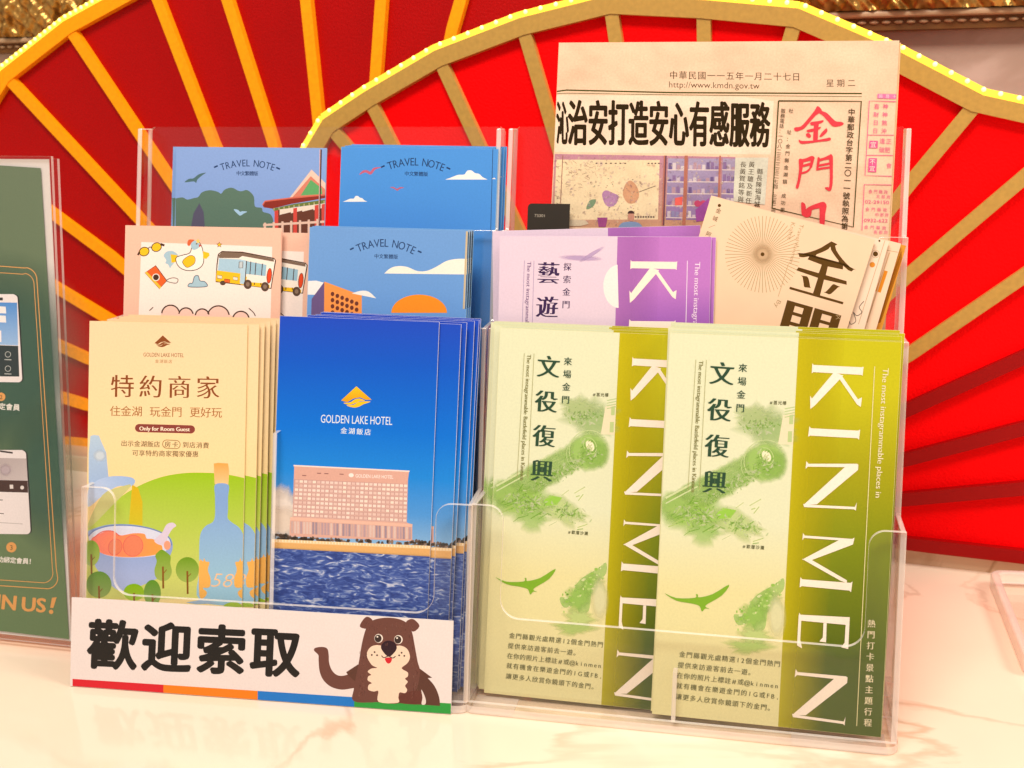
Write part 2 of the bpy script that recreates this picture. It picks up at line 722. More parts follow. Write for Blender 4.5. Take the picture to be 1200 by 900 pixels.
class Sheet:
    """a rectangular paper thing standing on a plane, from its top corners and one more point of its left edge"""
    def __init__(s, name, label, cat, plane, tl, left, tr, paper, thick=0.0008, floor=0.005, group=None, part='paper', level=False):
        a, b = plane.uv(*tl), plane.uv(*left)
        d = (a - b).normalized()
        t = (plane.uv(*tr) - a).normalized()
        d = Vector((0, 1)) if level else (d + Vector((-t.y, t.x))).normalized()
        bl = a + d * ((floor - a.y) / d.y)
        s.rot = math.atan2(d.x, d.y)
        r = Vector((d.y, -d.x))
        s.bl, s.r, s.d, s.plane = bl, r, d, plane
        s.w = (plane.uv(*tr) - a).dot(r)
        s.h = (a - bl).length
        s.M = plane.matrix(bl.x, bl.y, s.rot)
        s.root = empty(name, s.M, label, cat, group)
        bm = bmesh.new()
        box(bm, 0, s.w, 0, thick, 0, s.h)
        mesh_obj(part, bm, mat('paper_' + paper, lin(paper), 0.6, 0.25, noise=0.03, nscale=60), s.root)
        s.art = Art(s.local)
        s.art.rect = (s.w, s.h)

    def local(s, x, y):
        p = s.plane.uv(x, y) - s.bl
        return p.dot(s.r), p.dot(s.d)

    def px(s, u, v):
        """photo pixel of a point of the sheet (used only to draw its margins)"""
        p = s.M @ Vector((u, 0, v)) - CAM
        z = p.dot(FW)
        return 600 + F * p.dot(RT) / z, 450 - F * p.dot(UP) / z

    def quad(s, u0=0.0, v0=0.0, u1=None, v1=None):
        u1 = s.w if u1 is None else u1
        v1 = s.h if v1 is None else v1
        return [s.px(u0, v1), s.px(u1, v1), s.px(u1, v0), s.px(u0, v0)]

    def stack(s, offs, label, group):
        out = []
        for du, dn, dv, rz in offs:
            M = s.M @ Matrix.Translation((du, dn, dv)) @ Matrix.Rotation(math.radians(rz), 4, 'Y')
            out.append(copy_thing(s.root, M, label, group))
        return out


# ================================================================== THE SETTING
OR = ground(543, 835)
_a = ground(1040, 885) - OR
YR = math.atan2(-_a.y, _a.x)
OK_ = ground(85, 805)             # the welcome card leans on the left holder's front
_b = ground(531, 838) - OK_
YL = math.atan2(-_b.y, _b.x)
OL = OK_ + _b.normalized() * 0.002 + Vector((math.sin(YL), math.cos(YL), 0)) * 0.0022
LEAN = 10.5                       # the holders and all they hold lean back
LEDGE = 0.014
FO = ground(80, 533, LEDGE)
_c = ground(1060, 638, LEDGE) - FO
YF = math.atan2(-_c.y, _c.x)
FAN = Plane(FO, YF)

bm = bmesh.new()
v = [bm.verts.new(p) for p in ((-2, -0.3, 0), (2, -0.3, 0), (2, 2.2, 0), (-2, 2.2, 0))]
bm.faces.new(v)
counter = mesh_obj('counter', bm, marble_mat('cream_marble', lin('F9E1C8', 0.97), lin('C08A52', 0.8), 0.09, 5.0, 0.028, 0.45))
tag(counter, kind='structure')

LM = Plane(ground(90, 552), math.atan2(-(ground(1060, 660) - ground(90, 552)).y, (ground(1060, 660) - ground(90, 552)).x))
bm = bmesh.new()
box(bm, -1.2, 2.0, 0.0, 0.5, -0.01, LEDGE)
ledge = mesh_obj('ledge', bm, marble_mat('ledge_marble', lin('F0CBA6', 0.85), lin('B07A46', 0.8), 0.2, 9.0, 0.04))
ledge.matrix_world = LM.matrix()
bv = ledge.modifiers.new('round', 'BEVEL'); bv.width = 0.0015; bv.segments = 2
tag(ledge, kind='structure')

WALL = Plane(FO, YF, 0.10)
bm = bmesh.new()
v = [bm.verts.new(p) for p in ((-2.5, 0, -0.2), (3, 0, -0.2), (3, 0, 2.2), (-2.5, 0, 2.2))]
bm.faces.new(v)
wall = mesh_obj('wall', bm, marble_mat('wall_marble', lin('E2C6B4', 0.85), lin('A87E60', 0.7), 0.13, 5.0, 0.12, 0.7))
wall.matrix_world = WALL.matrix()
tag(wall, kind='structure')


def picture_frame():
    M = Plane(FO, YF, 0.098).matrix()
    root = empty('picture_frame', M, 'ornate carved gilt frame moulding running along the marble wall above the red fans', 'picture frame')
    gilt = mat('aged_gilt', lin('C9974C', 0.75), 0.32, 0.5, metal=0.75, noise=0.3, nscale=60, bump=0.2, bscale=150)
    dark = mat('frame_groove', lin('8E5A22', 0.6), 0.5, 0.3, noise=0.2, nscale=50)
    pale = mat('frame_fillet', lin('D9B48C', 0.75), 0.4, 0.4, noise=0.15, nscale=40)
    z0 = 0.3565
    bm = bmesh.new()
    box(bm, -1.2, 1.9, -0.010, 0, z0, z0 + 0.0085)
    mesh_obj('groove', bm, dark, root)
    bm = bmesh.new()                                             # beads of the lower fillet
    x = -1.2
    while x < 1.9:
        bmesh.ops.create_uvsphere(bm, u_segments=8, v_segments=6, radius=0.0017, matrix=Matrix.Translation((x, -0.0105, z0 + 0.0055)) @ Matrix.Diagonal((2.0, 1, 0.8, 1)))
        x += 0.0085
    mesh_obj('bead_row', bm, pale, root, smooth=True)
    bm = bmesh.new()
    box(bm, -1.2, 1.9, -0.016, 0, z0 + 0.0085, z0 + 0.0135)
    o = mesh_obj('fillet', bm, pale, root)
    bv = o.modifiers.new('round', 'BEVEL'); bv.width = 0.002; bv.segments = 3
    bm = bmesh.new()                                             # carved leaf band, relief modelled in the mesh
    nx, nz = 1100, 26
    zt, zb = z0 + 0.062, z0 + 0.0135
    grid = []
    for j in range(nz + 1):
        t = j / nz
        row = []
        for i in range(nx + 1):
            X = -0.5 + 1.6 * i / nx
            leaf = math.sin(X * 2 * math.pi / 0.034 + 2.2 * math.sin(t * 3.1)) * math.cos(t * 9.0 + 1.4 * math.sin(X * 2 * math.pi / 0.068))
            leaf += 0.55 * math.sin(X * 2 * math.pi / 0.0113 + 6 * t) * math.sin(t * 21 + X * 60)
            dep = 0.018 + 0.009 * math.sin(math.pi * t) + 0.0042 * leaf
            row.append(bm.verts.new((X, -dep, zb + (zt - zb) * t)))
        grid.append(row)
    for j in range(nz):
        for i in range(nx):
            bm.faces.new((grid[j][i], grid[j][i + 1], grid[j + 1][i + 1], grid[j + 1][i]))
    mesh_obj('carved_band', bm, gilt, root, smooth=True)
    bm = bmesh.new()
    box(bm, -1.2, 1.9, -0.030, 0, zt, zt + 0.03)
    mesh_obj('upper_rail', bm, pale, root)


picture_frame()


# ------------------------------------------------------------------ red folding-fan decorations
def fan(name, label, plane, centre, nodes, mids, rib_cols, red, gold, bead_step):
    """nodes: outer corners (u, v) left to right; mids: a point each rib runs through before it turns to the hub (or None)"""
    root = empty(name, plane.matrix(), label, 'fan decoration', 'red and gold fans behind the brochures')
    P = lambda a, b, t: (a, t, b)
    cx, cz = centre
    n = len(nodes)
    paths = []
    for nd, m in zip(nodes, mids):
        A, B = Vector(nd), Vector(m or nd)
        c = Vector(centre)
        if m is None:
            B = A + (c - A) * 0.5
        e = B - c
        paths.append((tuple(A), tuple(B), tuple(c + e.normalized() * 0.06)))
    for i in range(n - 1):                                       # red leaves
        p, q = paths[i], paths[i + 1]
        bm = bmesh.new()
        prism(bm, [p[0], q[0], q[1], q[2], p[2], p[1]], P, 0.0, 0.004)
        mesh_obj('panel', bm, red, root)
    for (a, b, c), m in zip(paths, rib_cols):                    # raised ribs
        a, b, c = Vector(a), Vector(b), Vector(c)
        d = (b - a).normalized()
        q = Vector((-d.y, d.x)) * 0.0047
        d2 = (c - b).normalized()
        q2 = Vector((-d2.y, d2.x)) * 0.0047
        a = a + d * 0.004
        bm = bmesh.new()
        prism(bm, [tuple(a + q), tuple(a - q), tuple(b - q), tuple(c - q2 * 0.6), tuple(c + q2 * 0.6), tuple(b + q)], P, -0.006, 0.0005)
        mesh_obj('rib', bm, m, root)
    bm = bmesh.new()                                             # half-round hub
    prism(bm, arc(cx, cz + 0.001, 0.066, 0, 180, 24), P, -0.008, 0.004)
    mesh_obj('hub', bm, gold, root)
    bm = bmesh.new()                                             # straight rim pieces from corner to corner
    k = 1 - 0.0125 / (Vector(nodes[5]) - Vector(centre)).length
    ins = [(cx + (x - cx) * k, cz + (z - cz) * k) for x, z in nodes]
    prism(bm, list(nodes) + list(reversed(ins)), P, -0.0068, 0.002)
    mesh_obj('rim', bm, gold, root)
    # LED tape glued on the outer edge of the rim
    amber = mat('led_tape', (0.9, 0.5, 0.05), 0.3, 0.5, emit=(1.0, 0.58, 0.03), estr=1.35)
    bulb = mat('led_bulb', (1, 0.8, 0.4), 0.3, 0.5, emit=(1.0, 0.80, 0.16), estr=2.6)
    bm = bmesh.new()
    bb = bmesh.new()
    carry = 0.0
    for i in range(n - 1):
        a, b = Vector(nodes[i]), Vector(nodes[i + 1])
        L = (b - a).length
        d = (b - a) / L
        q = Vector((-d.y, d.x))
        if (a + q * 0.01 - Vector(centre)).length < (a - q * 0.01 - Vector(centre)).length: q = -q
        prism(bm, [tuple(a + q * 0.0002), tuple(b + q * 0.0002), tuple(b + q * 0.0045), tuple(a + q * 0.0045)], P, -0.0060, 0.001)
        t = carry
        while t < L:
            c = a + d * t + q * 0.0032
            bmesh.ops.create_uvsphere(bb, u_segments=8, v_segments=6, radius=0.0016, matrix=Matrix.Translation((c.x, -0.0060, c.y)))
            t += bead_step
        carry = t - L
    st = mesh_obj('led_strip', bm, amber, root)
    mesh_obj('led_bulbs', bb, bulb, st, smooth=True)
    return root


def circle_nodes(c, r, angs):
    return [(c[0] + r * math.sin(math.radians(a)), c[1] + r * math.cos(math.radians(a))) for a in angs]


def on_rim(p, q, c, R):
    """where the line from p to q meets the rim circle on the outside, and a point further in"""
    a, b = Vector(p), Vector(q)
    d = (b - a).normalized()
    m = a - Vector(c)
    k = m.dot(d)
    return tuple(a + d * (-k - math.sqrt(max(k * k - (m.dot(m) - R * R), 0))))


RED_A = mat('dim_red_card', lin('AC0000', 1.0), 0.42, 0.16, noise=0.06, nscale=9, bump=0.25, bscale=500)  # weaker light on the rear fan is put into this darker red
RED_B = mat('bright_red_card', lin('FF0004', 1.0), 0.55, 0.08, noise=0.05, nscale=9, bump=0.25, bscale=500)  # same card red, coloured brighter for the stronger light at right
RED_RIB = mat('dark_red_rib', lin('A00000', 0.9), 0.5, 0.2)
GOLD_A = mat('gold_card', lin('FFA208', 1.0), 0.55, 0.15, noise=0.08, nscale=300)
GOLD_B = mat('dull_gold_card', lin('CCA04C', 0.85), 0.42, 0.4, noise=0.08, nscale=300)


def plane_pts(pl, pts):
    return [tuple(pl.uv(*p)) for p in pts]


# front fan (right)
cB = tuple(FAN.uv(765, 604)); cB = (cB[0], 0.004)
outB = plane_pts(FAN, [(383, 140), (431, 108), (513, 60), (612, 22), (716, -4), (826, 1), (937, 11), (1052, 60), (1152, 112), (1224, 190)])
leftB = circle_nodes((cB[0], cB[1]), 0.385, [-89, -79, -69, -58])
rightB = circle_nodes(cB, 0.405, [58, 68.5, 76.5, 84.5, 90.5])
nodesB = leftB + outB + rightB
midB = [None] * len(nodesB)
for k, px in ((5, (470, 185)), (6, (573, 190)), (7, (660, 185)), (8, (731, 100)), (9, (827, 90)), (12, (1066, 215))):
    midB[k] = tuple(FAN.uv(*px))
for k, (p, q) in {13: ((1200, 207), (1063, 323)), 14: ((1200, 322), (1067, 413)), 15: ((1200, 417), (1060, 480)), 16: ((1200, 500), (1060, 537)), 17: ((1200, 570), (1060, 583))}.items():
    p, q = FAN.uv(*p), FAN.uv(*q)
    nodesB[k] = on_rim(p, q, cB, 0.405 if k > 13 else 0.398)
    midB[k] = tuple(q)
rc = [GOLD_B] * 15 + [RED_RIB] * 4
fan('fan_decoration', 'nearer red folding fan with dull gold ribs directly behind the newspaper and the right holder', FAN, cB, nodesB, midB, rc, RED_B, GOLD_B, 0.0115)

# rear fan (left)
FANA = Plane(FO, YF, 0.035)
cA = (0.280, 0.004)
outA = plane_pts(FANA, [(6, 84), (80, 26), (178, -28)])
nodesA = circle_nodes(cA, 0.462, [-90.5, -80.5, -72, -64, -57.5])[:-1] + [(-0.135, 0.255)] + outA
nodesA += circle_nodes(cA, 0.452, [-17, -5.5, 6, 17.5, 29, 41, 53])
midA = [None] * len(nodesA)
lineA = {1: ((70, 463), (103, 473)), 2: ((70, 403), (103, 418)), 3: ((67, 335), (125, 370)), 4: ((63, 248), (133, 300)),
         5: ((15, 93), (173, 263)), 6: ((88, 37), (187, 187)), 7: ((173, 0), (253, 167)), 8: ((270, 0), (322, 163)), 9: ((362, 0), (377, 147)), 10: ((450, 0), (443, 97)), 11: ((543, 0), (533, 35))}
for k, (p, q) in lineA.items():
    p, q = FANA.uv(*p), FANA.uv(*q)
    if k not in (5, 6, 7):
        nodesA[k] = on_rim(p, q, cA, (Vector(nodesA[k]) - Vector(cA)).length)
    midA[k] = tuple(q)
fan('fan_decoration', 'larger red folding fan with bright yellow gold ribs standing further back on the left', FANA, cA, nodesA, midA, [GOLD_A] * len(nodesA), RED_A, GOLD_A, 0.0062)

# ================================================================== CLEAR BROCHURE HOLDERS
HW, HD = 0.2185, 0.078
TIERS = [(0.0, 0.110), (0.027, 0.198), (0.052, 0.249)]


def pocket_outline(w, top, cut, ear, r=0.010):
    """front plate of a pocket: a tall ear at each side, a low middle"""
    p = [(0, 0.001), (w, 0.001)]
    p += [(w, top)] + arc(w - ear + 0.008, top - 0.008, 0.008, 90, 180, 7) + arc(w - ear - r, cut + r, r, 0, -90, 8)
    p += arc(ear + r, cut + r, r, -90, -180, 8) + arc(ear - 0.008, top - 0.008, 0.008, 0, 90, 7) + [(0, top)]
    return p


def holder(label, O, yaw, divider_h, ears):
    pl = Plane(O, yaw)
    root = empty('brochure_holder', pl.matrix(), label, 'brochure holder', 'clear acrylic brochure holders')
    sl, cl = math.sin(math.radians(LEAN)), math.cos(math.radians(LEAN))
    P = lambda a, b, t: (a, t + b * sl, b * cl)                  # width, height along the lean, depth
    bm = bmesh.new()                                             # base slab with round corners
    r = 0.007
    o = arc(r - 0.001, r - 0.001, r, 180, 270, 6) + arc(HW - r + 0.001, r - 0.001, r, 270, 360, 6) + [(HW + 0.001, HD + 0.002), (-0.001, HD + 0.002)]
    prism(bm, o, lambda a, b, t: (a, b, t), 0.0006, 0.0046, 0, 1)
    mesh_obj('base', bm, [ACR, EDGE], root)
    for x0, x1 in ((0.003, 0.026), (HW - 0.05, HW - 0.004)):
        bm = bmesh.new()
        box(bm, x0, x1, 0.0, 0.02, 0.00005, 0.0006)
        mesh_obj('foot', bm, EDGE, root)
    bm = bmesh.new()
    prism(bm, [(0.0, 0.005), (HW, 0.005), (HW, 0.304), (HW - 0.003, 0.307), (0.003, 0.307), (0, 0.304)], P, HD - 0.0028, HD, 0, 1)
    mesh_obj('back_panel', bm, [ACR, EDGE], root)
    for (s, top), (cut, ear) in zip(TIERS, ears):
        bm = bmesh.new()
        prism(bm, [(u, z + 0.0046) for u, z in pocket_outline(HW, top - 0.0046, cut, ear)], P, s, s + 0.0022, 0, 1)
        o = mesh_obj('pocket_front', bm, [ACR, EDGE], root)
        bv = o.modifiers.new('round', 'BEVEL'); bv.width = 0.0005; bv.segments = 2; bv.limit_method = 'ANGLE'; bv.material = 1
    prof = [(0.0023, 0.0048), (HD - 0.003, 0.0048), (HD - 0.003, 0.306), (0.060, 0.306), (0.0595, 0.249), (0.0545, 0.249), (0.0545, 0.198), (0.0295, 0.198), (0.0295, 0.110), (0.0023, 0.110)]
    for u in (0.0, HW - 0.0026):
        bm = bmesh.new()
        prism(bm, prof, lambda a, b, t: P(t, b, a), u, u + 0.0026, 0, 1)
        o = mesh_obj('side_panel', bm, [ACR, EDGE], root)
        bv = o.modifiers.new('round', 'BEVEL'); bv.width = 0.0006; bv.segments = 2; bv.limit_method = 'ANGLE'; bv.material = 1
    bm = bmesh.new()
    um = HW / 2 - 0.001
    prof = [(0.0025, 0.0048), (0.0265, 0.0048), (0.0265, divider_h), (0.0025, divider_h)]
    prism(bm, prof, lambda a, b, t: P(t, b, a), um, um + 0.0022, 0, 1)
    mesh_obj('divider', bm, [ACR, EDGE], root)
    return pl


HL = holder('clear acrylic three-tier holder on the left, with the welcome card on its front', OL, YL, 0.143, [(0.047, 0.0195), (0.12, 0.02), (0.17, 0.02)])
HR = holder('clear acrylic three-tier holder on the right, with the newspaper in its rear pocket', OR, YR, 0.030, [(0.047, 0.0175), (0.12, 0.02), (0.17, 0.02)])

# ================================================================== PRINTED THINGS
E_ = crop
cA_, cB_, cC_, cD_ = crop(180, 140, 220 / 1200), crop(380, 140, .2), crop(140, 250, .2), crop(340, 250, 280 / 1200)
cE_, cF_, cG_, cH_ = crop(630, 40, .2), crop(860, 60, 220 / 1200), crop(630, 160, .2), crop(840, 200, .2)
cI_, cJ_, cK_, cL_ = crop(0, 180, 1 / 3), crop(0, 480, 1 / 3), crop(90, 360, .2), crop(90, 530, .2)
cM_, cN_, cO_, cP_ = crop(310, 360, 260 / 1200), crop(300, 530, 260 / 1200), crop(340, 700, 220 / 1200), crop(560, 250, .25)
cQ_, cR_, cT_, cU_, cV_ = crop(560, 370, .2), crop(540, 550, 260 / 1200), crop(780, 370, 280 / 1200), crop(760, 560, .25), crop(750, 700, 320 / 1200)
cX_ = crop(900, 110, 160 / 1200)


def mp(c, pts):
    return [c(x, y) for x, y in pts]


def ellipse(cx, cy, rx, ry, rot=0.0, n=22, a0=0, a1=360):
    co, si = math.cos(rot), math.sin(rot)
    out = []
    for i in range(n + (a1 - a0 != 360)):
        t = math.radians(a0 + (a1 - a0) * i / n)
        x, y = rx * math.cos(t), ry * math.sin(t)
        out.append((cx + x * co - y * si, cy + x * si + y * co))
    return out


# ------------------------------------------------------------------ KINMEN leaflets (green and purple editions)
KW = {}


def kinmen_art(A, kind, mapping):
    """mapping carries pixels of the front green leaflet onto this sheet"""
    A.local = mapping
    if kind == 'green':
        lt, mid, band0, band1, band2, pic, ink = 'DFE2BE', 'E4DCA2', 'C4BE14', '7C8A0C', '4A5C10', '9CCB4E', '2B4A34'
    else:
        lt, mid, band0, band1, band2, pic, ink = 'E2CCDC', 'DCC2DA', 'BE78C6', '8248B4', '5E2FA0', 'C0A0CE', '3A2350'
    tl, tm, tr = (770, 388), (936, 394), (1080, 402)
    bl, bmid, br = (735, 868), (910, 886), (1060, 900)
    A.ramp([tl, tm, bmid, bl], [(0, lt), (0.45, lt), (0.62, mid), (1, mid)])
    A.layer -= 1
    A.ramp([tm, tr, br, bmid], [(0, band0), (0.12, band0), (0.3, band1 if kind == 'purple' else 'A4A00A'), (0.5, band1), (0.8, band2), (1, band2)])
    A.poly([tm, (990, 398), (962, 870), bmid], band0 if kind == 'purple' else 'D2C410', g=(tm, (995, 398)), a=0.75, a2=0.0)
    if kind == 'green':
        # trees, watch tower, cannon, rocks, cliff
        A.soft(*cT_(500, 545), 40, 26, 'B7CE90', 0.6, jag=.2)
        A.soft(*cT_(545, 590), 30, 22, 'B4D088', 0.6, jag=.25)
        A.soft(*cT_(450, 500), 26, 14, 'C2D592', 0.6, jag=.3)
        A.poly(mp(cT_, [(590, 500), (648, 478), (640, 648), (565, 645)]), 'EFE6C0', a=.9)
        A.poly(mp(cT_, [(622, 500), (642, 495), (640, 545), (620, 545)]), 'B9CB8A')
        A.poly(mp(cT_, [(615, 580), (636, 580), (634, 635), (612, 635)]), 'B9CB8A')
        for k in range(4):
            A.line(mp(cT_, [(598, 468 + k * 14), (650, 458 + k * 14)]), 1.2, 'B6C88C')
        for k in range(22):
            t = k / 21
            A.soft(*cT_(60 + 410 * t, 960 - 225 * t), 25 - 7 * t, 20 - 2 * t, random.choice(['B4D67C', 'BEDB8A', 'AACE6C']), .5, rot=-.45, jag=.12, hold=.55)
        A.soft(*cT_(505, 735), 28, 26, 'A8CE6C', .8, jag=.06, hold=.7)
        A.soft(*cT_(530, 745), 20, 19, '9CC65C', .6, jag=.08, hold=.6)
        A.line(ellipse(*cT_(500, 728), 25, 24, -.4, a0=120, a1=330), 1.0, 'D8E8A8', a=.7)
        A.line(ellipse(*cT_(488, 740), 26, 22, -.4, a0=130, a1=300), .8, 'D8E8A8', a=.6)
        lay = A.layer
        for k in range(40):
            A.layer = lay + k % 6
            t = random.random()
            x, y = 100 + 400 * t, 935 - 220 * t + random.uniform(-60, 50)
            A.line(mp(cT_, [(x, y), (x + random.uniform(10, 40), y - random.uniform(4, 20))]), random.uniform(.4, 1.0), random.choice(['CFE49A', '8CBF48', 'BFDD86']), a=.5)
        A.disc(*cT_(507, 705), 4.8, 7.0, 'F0E9C4', rot=-.5)
        A.line(ellipse(*cT_(507, 705), 7.5, 10.5, -.5), 1.0, 'C9E094', closed=True, a=.8)
        A.soft(*cU_(230, 180), 46, 25, 'A4D05C', .7, rot=.15, jag=.18)
        A.soft(*cU_(130, 130), 26, 18, 'AED470', .65, jag=.2)
        A.soft(*cU_(260, 250), 22, 17, 'B0D678', .6, jag=.3)
        A.soft(*cU_(420, 215), 32, 20, 'C8DC92', .8, rot=.35, jag=.25)
        A.poly(mp(cU_, [(315, 170), (350, 140), (412, 152), (385, 188), (330, 192)]), '95C84A')
        lay = A.layer
        for k in range(34):
            A.layer = lay + k % 6
            x, y = random.uniform(90, 520), random.uniform(60, 260)
            y += (x - 90) * .15
            A.line(mp(cU_, [(x, y), (x + random.uniform(18, 60), y - random.uniform(2, 34))]), random.uniform(.5, 1.4), random.choice(['D9E8A0', 'C5DE80', '82BD35']), a=.55)
        A.line(mp(cU_, [(80, 95), (200, 30)]), 2.2, 'DDE9B0', a=.8)
        A.line(mp(cU_, [(80, 120), (230, 40)]), 1.5, 'DDE9B0', a=.8)
        for fx, cx, cy, sx, sy, sl, n in ((cT_, 470, 550, 70, 45, 0, 120), (cT_, 330, 850, 150, 42, -.5, 210), (cT_, 505, 735, 60, 60, 0, 90), (cU_, 230, 175, 95, 50, .12, 230), (cU_, 430, 220, 70, 36, .3, 130)):
            lay = A.layer
            for i_ in range(n):
                A.layer = lay + i_ % 10
                dx, dy = random.gauss(0, sx * .55), random.gauss(0, sy * .5)
                x, y = fx(cx + dx, cy + dy + dx * sl)
                if x > 930: continue
                r = random.uniform(.5, 1.9)
                t = random.uniform(0, 3.14)
                A.poly(ellipse(x, y, r * random.uniform(1, 2.2), r * .6, t, n=6), random.choice(['8FC04C', 'A2CC66', 'C4DC94', 'D8E4B0', 'E4E8C0', '86B840']), a=random.uniform(.25, .6))
            A.layer = lay + 11
        cl = spline(mp(cU_, [(632, 470), (590, 500), (520, 540), (480, 580), (455, 640), (400, 640), (420, 690), (480, 680), (500, 720), (545, 705), (560, 620), (600, 560), (634, 520)]), 4)
        A.poly(cl, 'AFD678', a=.6)
        A.soft(*cU_(500, 640), 22, 20, 'A4CF62', .7, rot=-.5, jag=.3); A.soft(*cU_(560, 580), 18, 18, 'A4CF62', .7, rot=-.5, jag=.3)
        lay = A.layer
        for k in range(60):
            A.layer = lay + k % 8
            x = random.uniform(410, 620)
            y = 660 - (x - 410) * .75 + random.uniform(-40, 60)
            A.disc(*cU_(x, y), random.uniform(.6, 2.4), random.uniform(.6, 1.8), random.choice(['BFDD80', '8DBF45', 'E3E9AE', '9CCB55']), n=7, a=.8)
        A.layer = lay + 9
        A.soft(*cU_(500, 740), 22, 12, 'C9DD8A', .8, jag=.3)
        A.soft(*cU_(470, 790), 30, 9, 'B8D774', .7, jag=.3)
        A.soft(*cU_(600, 650), 12, 30, 'E8E6B4', .8)
        A.poly(spline(mp(cU_, [(75, 540), (130, 563), (218, 562), (222, 545), (232, 548), (236, 560), (300, 545), (378, 500), (345, 550), (275, 592), (268, 605), (286, 614), (266, 612), (250, 626), (238, 600), (200, 588), (130, 575)]), 3), '7FAF2A')
    else:
        for sx, sy, rx, ry, r in ((700, 360, 0, 0, 0),):
            pass
        A.soft(888, 421, 30, 4, 'C4A8D2', .7, rot=.08); A.soft(902, 417, 20, 3, 'C4A8D2', .7, rot=-.5)
        A.poly(ellipse(936, 458, 20, 27, n=28, a0=93, a1=267), 'F6EAE4')
        A.soft(840, 530, 60, 10, 'DCC2DE', .8); A.soft(880, 560, 50, 30, 'E2CCE4', .7)
        A.soft(830, 700, 60, 60, 'CDAFDA', .7)
    # titles
    if kind == 'green':
        A.chars('文役復興', cT_(283, 290), cT_(247, 835), 29, ink, ax=.032, ay=-.012, vert=True)
        A.chars('來場金門', cT_(388, 262), cT_(375, 463), 10.6, ink, ax=.022, ay=-.008, vert=True)
        A.chars('#莒光樓', cT_(530, 435), cT_(597, 438), 4.8, '5A5A30', ax=.01, ay=.01)
        A.chars('#歐厝沙灘', cU_(448, 320), cU_(533, 327), 4.8, '5A5A30', ax=.01, ay=.01)
        small = 'The most instagrammable Battlefield places in Kinmen'
    else:
        A.chars('藝遊大海', cT_(283, 290), cT_(247, 835), 29, ink, ax=.032, ay=-.012, vert=True)
        A.chars('探索金門', cT_(388, 262), cT_(375, 463), 10.6, ink, ax=.022, ay=-.008, vert=True)
        small = 'The most instagrammable Art places in Kinmen'
    A.text(small, cT_(168, 225), cT_(128, 885), '7F7A40' if kind == 'green' else '6C4C7C', h=5.0, ax=.02, ay=-.01)
    A.line(mp(cT_, [(152, 220), (112, 878)]), .6, 'A8A468' if kind == 'green' else '9A84AC')
    A.line(mp(cT_, [(205, 222), (170, 870)]), .6, 'A8A468' if kind == 'green' else '9A84AC')
    # KINMEN in roman capitals turned on their side
    w = 'FBEBD8'
    K = [[(737, 239), (743, 247), (986, 259), (994, 256), (989, 302), (982, 297), (742, 283), (734, 289)],
         [(845, 284), (893, 300), (748, 452), (727, 468), (726, 402), (735, 416)],
         [(850, 284), (884, 300), (966, 420), (986, 410), (980, 458), (962, 446)]]
    for p in K + [[(722, 555), (730, 565), (968, 577), (977, 571), (971, 623), (963, 615), (726, 602), (716, 607)]]:
        A.poly(mp(cT_, p), w)
    N = [[(684, 315), (693, 328), (905, 347), (912, 352), (910, 364), (690, 341), (680, 351)],
         [(866, 346), (912, 351), (910, 376), (728, 518), (668, 517)],
         [(668, 511), (700, 518), (895, 545), (903, 525), (899, 563), (892, 556), (672, 526)]]
    o0, o1, o2 = (684, 315), (912, 351), (668, 517)
    t0, t1, t2 = cT_(707, 730), cT_(968, 747), cU_(725, 128)
    det = (o1[0] - o0[0]) * (o2[1] - o0[1]) - (o2[0] - o0[0]) * (o1[1] - o0[1])

    def aff(p):
        x, y = p[0] - o0[0], p[1] - o0[1]
        a = (x * (o2[1] - o0[1]) - y * (o2[0] - o0[0])) / det
        b = (y * (o1[0] - o0[0]) - x * (o1[1] - o0[1])) / det
        return (t0[0] + a * (t1[0] - t0[0]) + b * (t2[0] - t0[0]), t0[1] + a * (t1[1] - t0[1]) + b * (t2[1] - t0[1]))
    for k, p in enumerate(N):
        A.poly([aff(q) for q in p], w)
        A.poly(mp(cV_, p), w)
    for k, p in enumerate([[(724, 259), (732, 270), (955, 286), (965, 280), (962, 297), (728, 281), (721, 293)],
              [(905, 285), (964, 286), (958, 312), (762, 386), (720, 383)],
              [(720, 380), (752, 377), (930, 480), (928, 492), (900, 482)],
              [(712, 465), (720, 475), (948, 492), (956, 485), (949, 536), (942, 528), (718, 507), (708, 513)],
              [(706, 631), (712, 641), (943, 653), (940, 690), (705, 668)],
              [(926, 655), (943, 653), (936, 802), (903, 794), (919, 772)],
              [(820, 680), (835, 680), (832, 771), (801, 766), (817, 747)],
              [(704, 640), (717, 645), (711, 758), (720, 799), (696, 785)]]):
        A.poly(mp(cU_, p), w)
    A.text('The most instagrammable places in', cT_(1092, 262), cU_(1063, 92), 'EFE3B8' if kind == 'green' else 'F2DDF0', h=6.6, ax=.012, ay=-.008)
    A.line([cT_(1050, 255), cU_(1020, 270), cV_(952, 565)], .9, 'E8DCA0' if kind == 'green' else 'F0DDF0')
    A.chars('熱門打卡景點主題行程', cV_(1017, 115), cV_(1001, 550), 9.6, 'EFE3B8', ax=.02, ay=0, vert=True)
    for t, p, q in (('金門縣觀光處精選12個金門熱門', (186, 250), (603, 292)), ('提供來訪遊客前去一遊。', (180, 297), (490, 330)), ('在你的照片上標註#或@kinmen', (176, 343), (600, 388)),
                    ('就有機會在樂遊金門的IG或FB,', (173, 388), (605, 436)), ('讓更多人欣賞你鏡頭下的金門。', (170, 436), (575, 486))):
        A.chars(t, cV_(*p), cV_(*q), 7.6, '5E6030' if kind == 'green' else '5C4470', ax=.012, ay=-.006)
    A.local = None


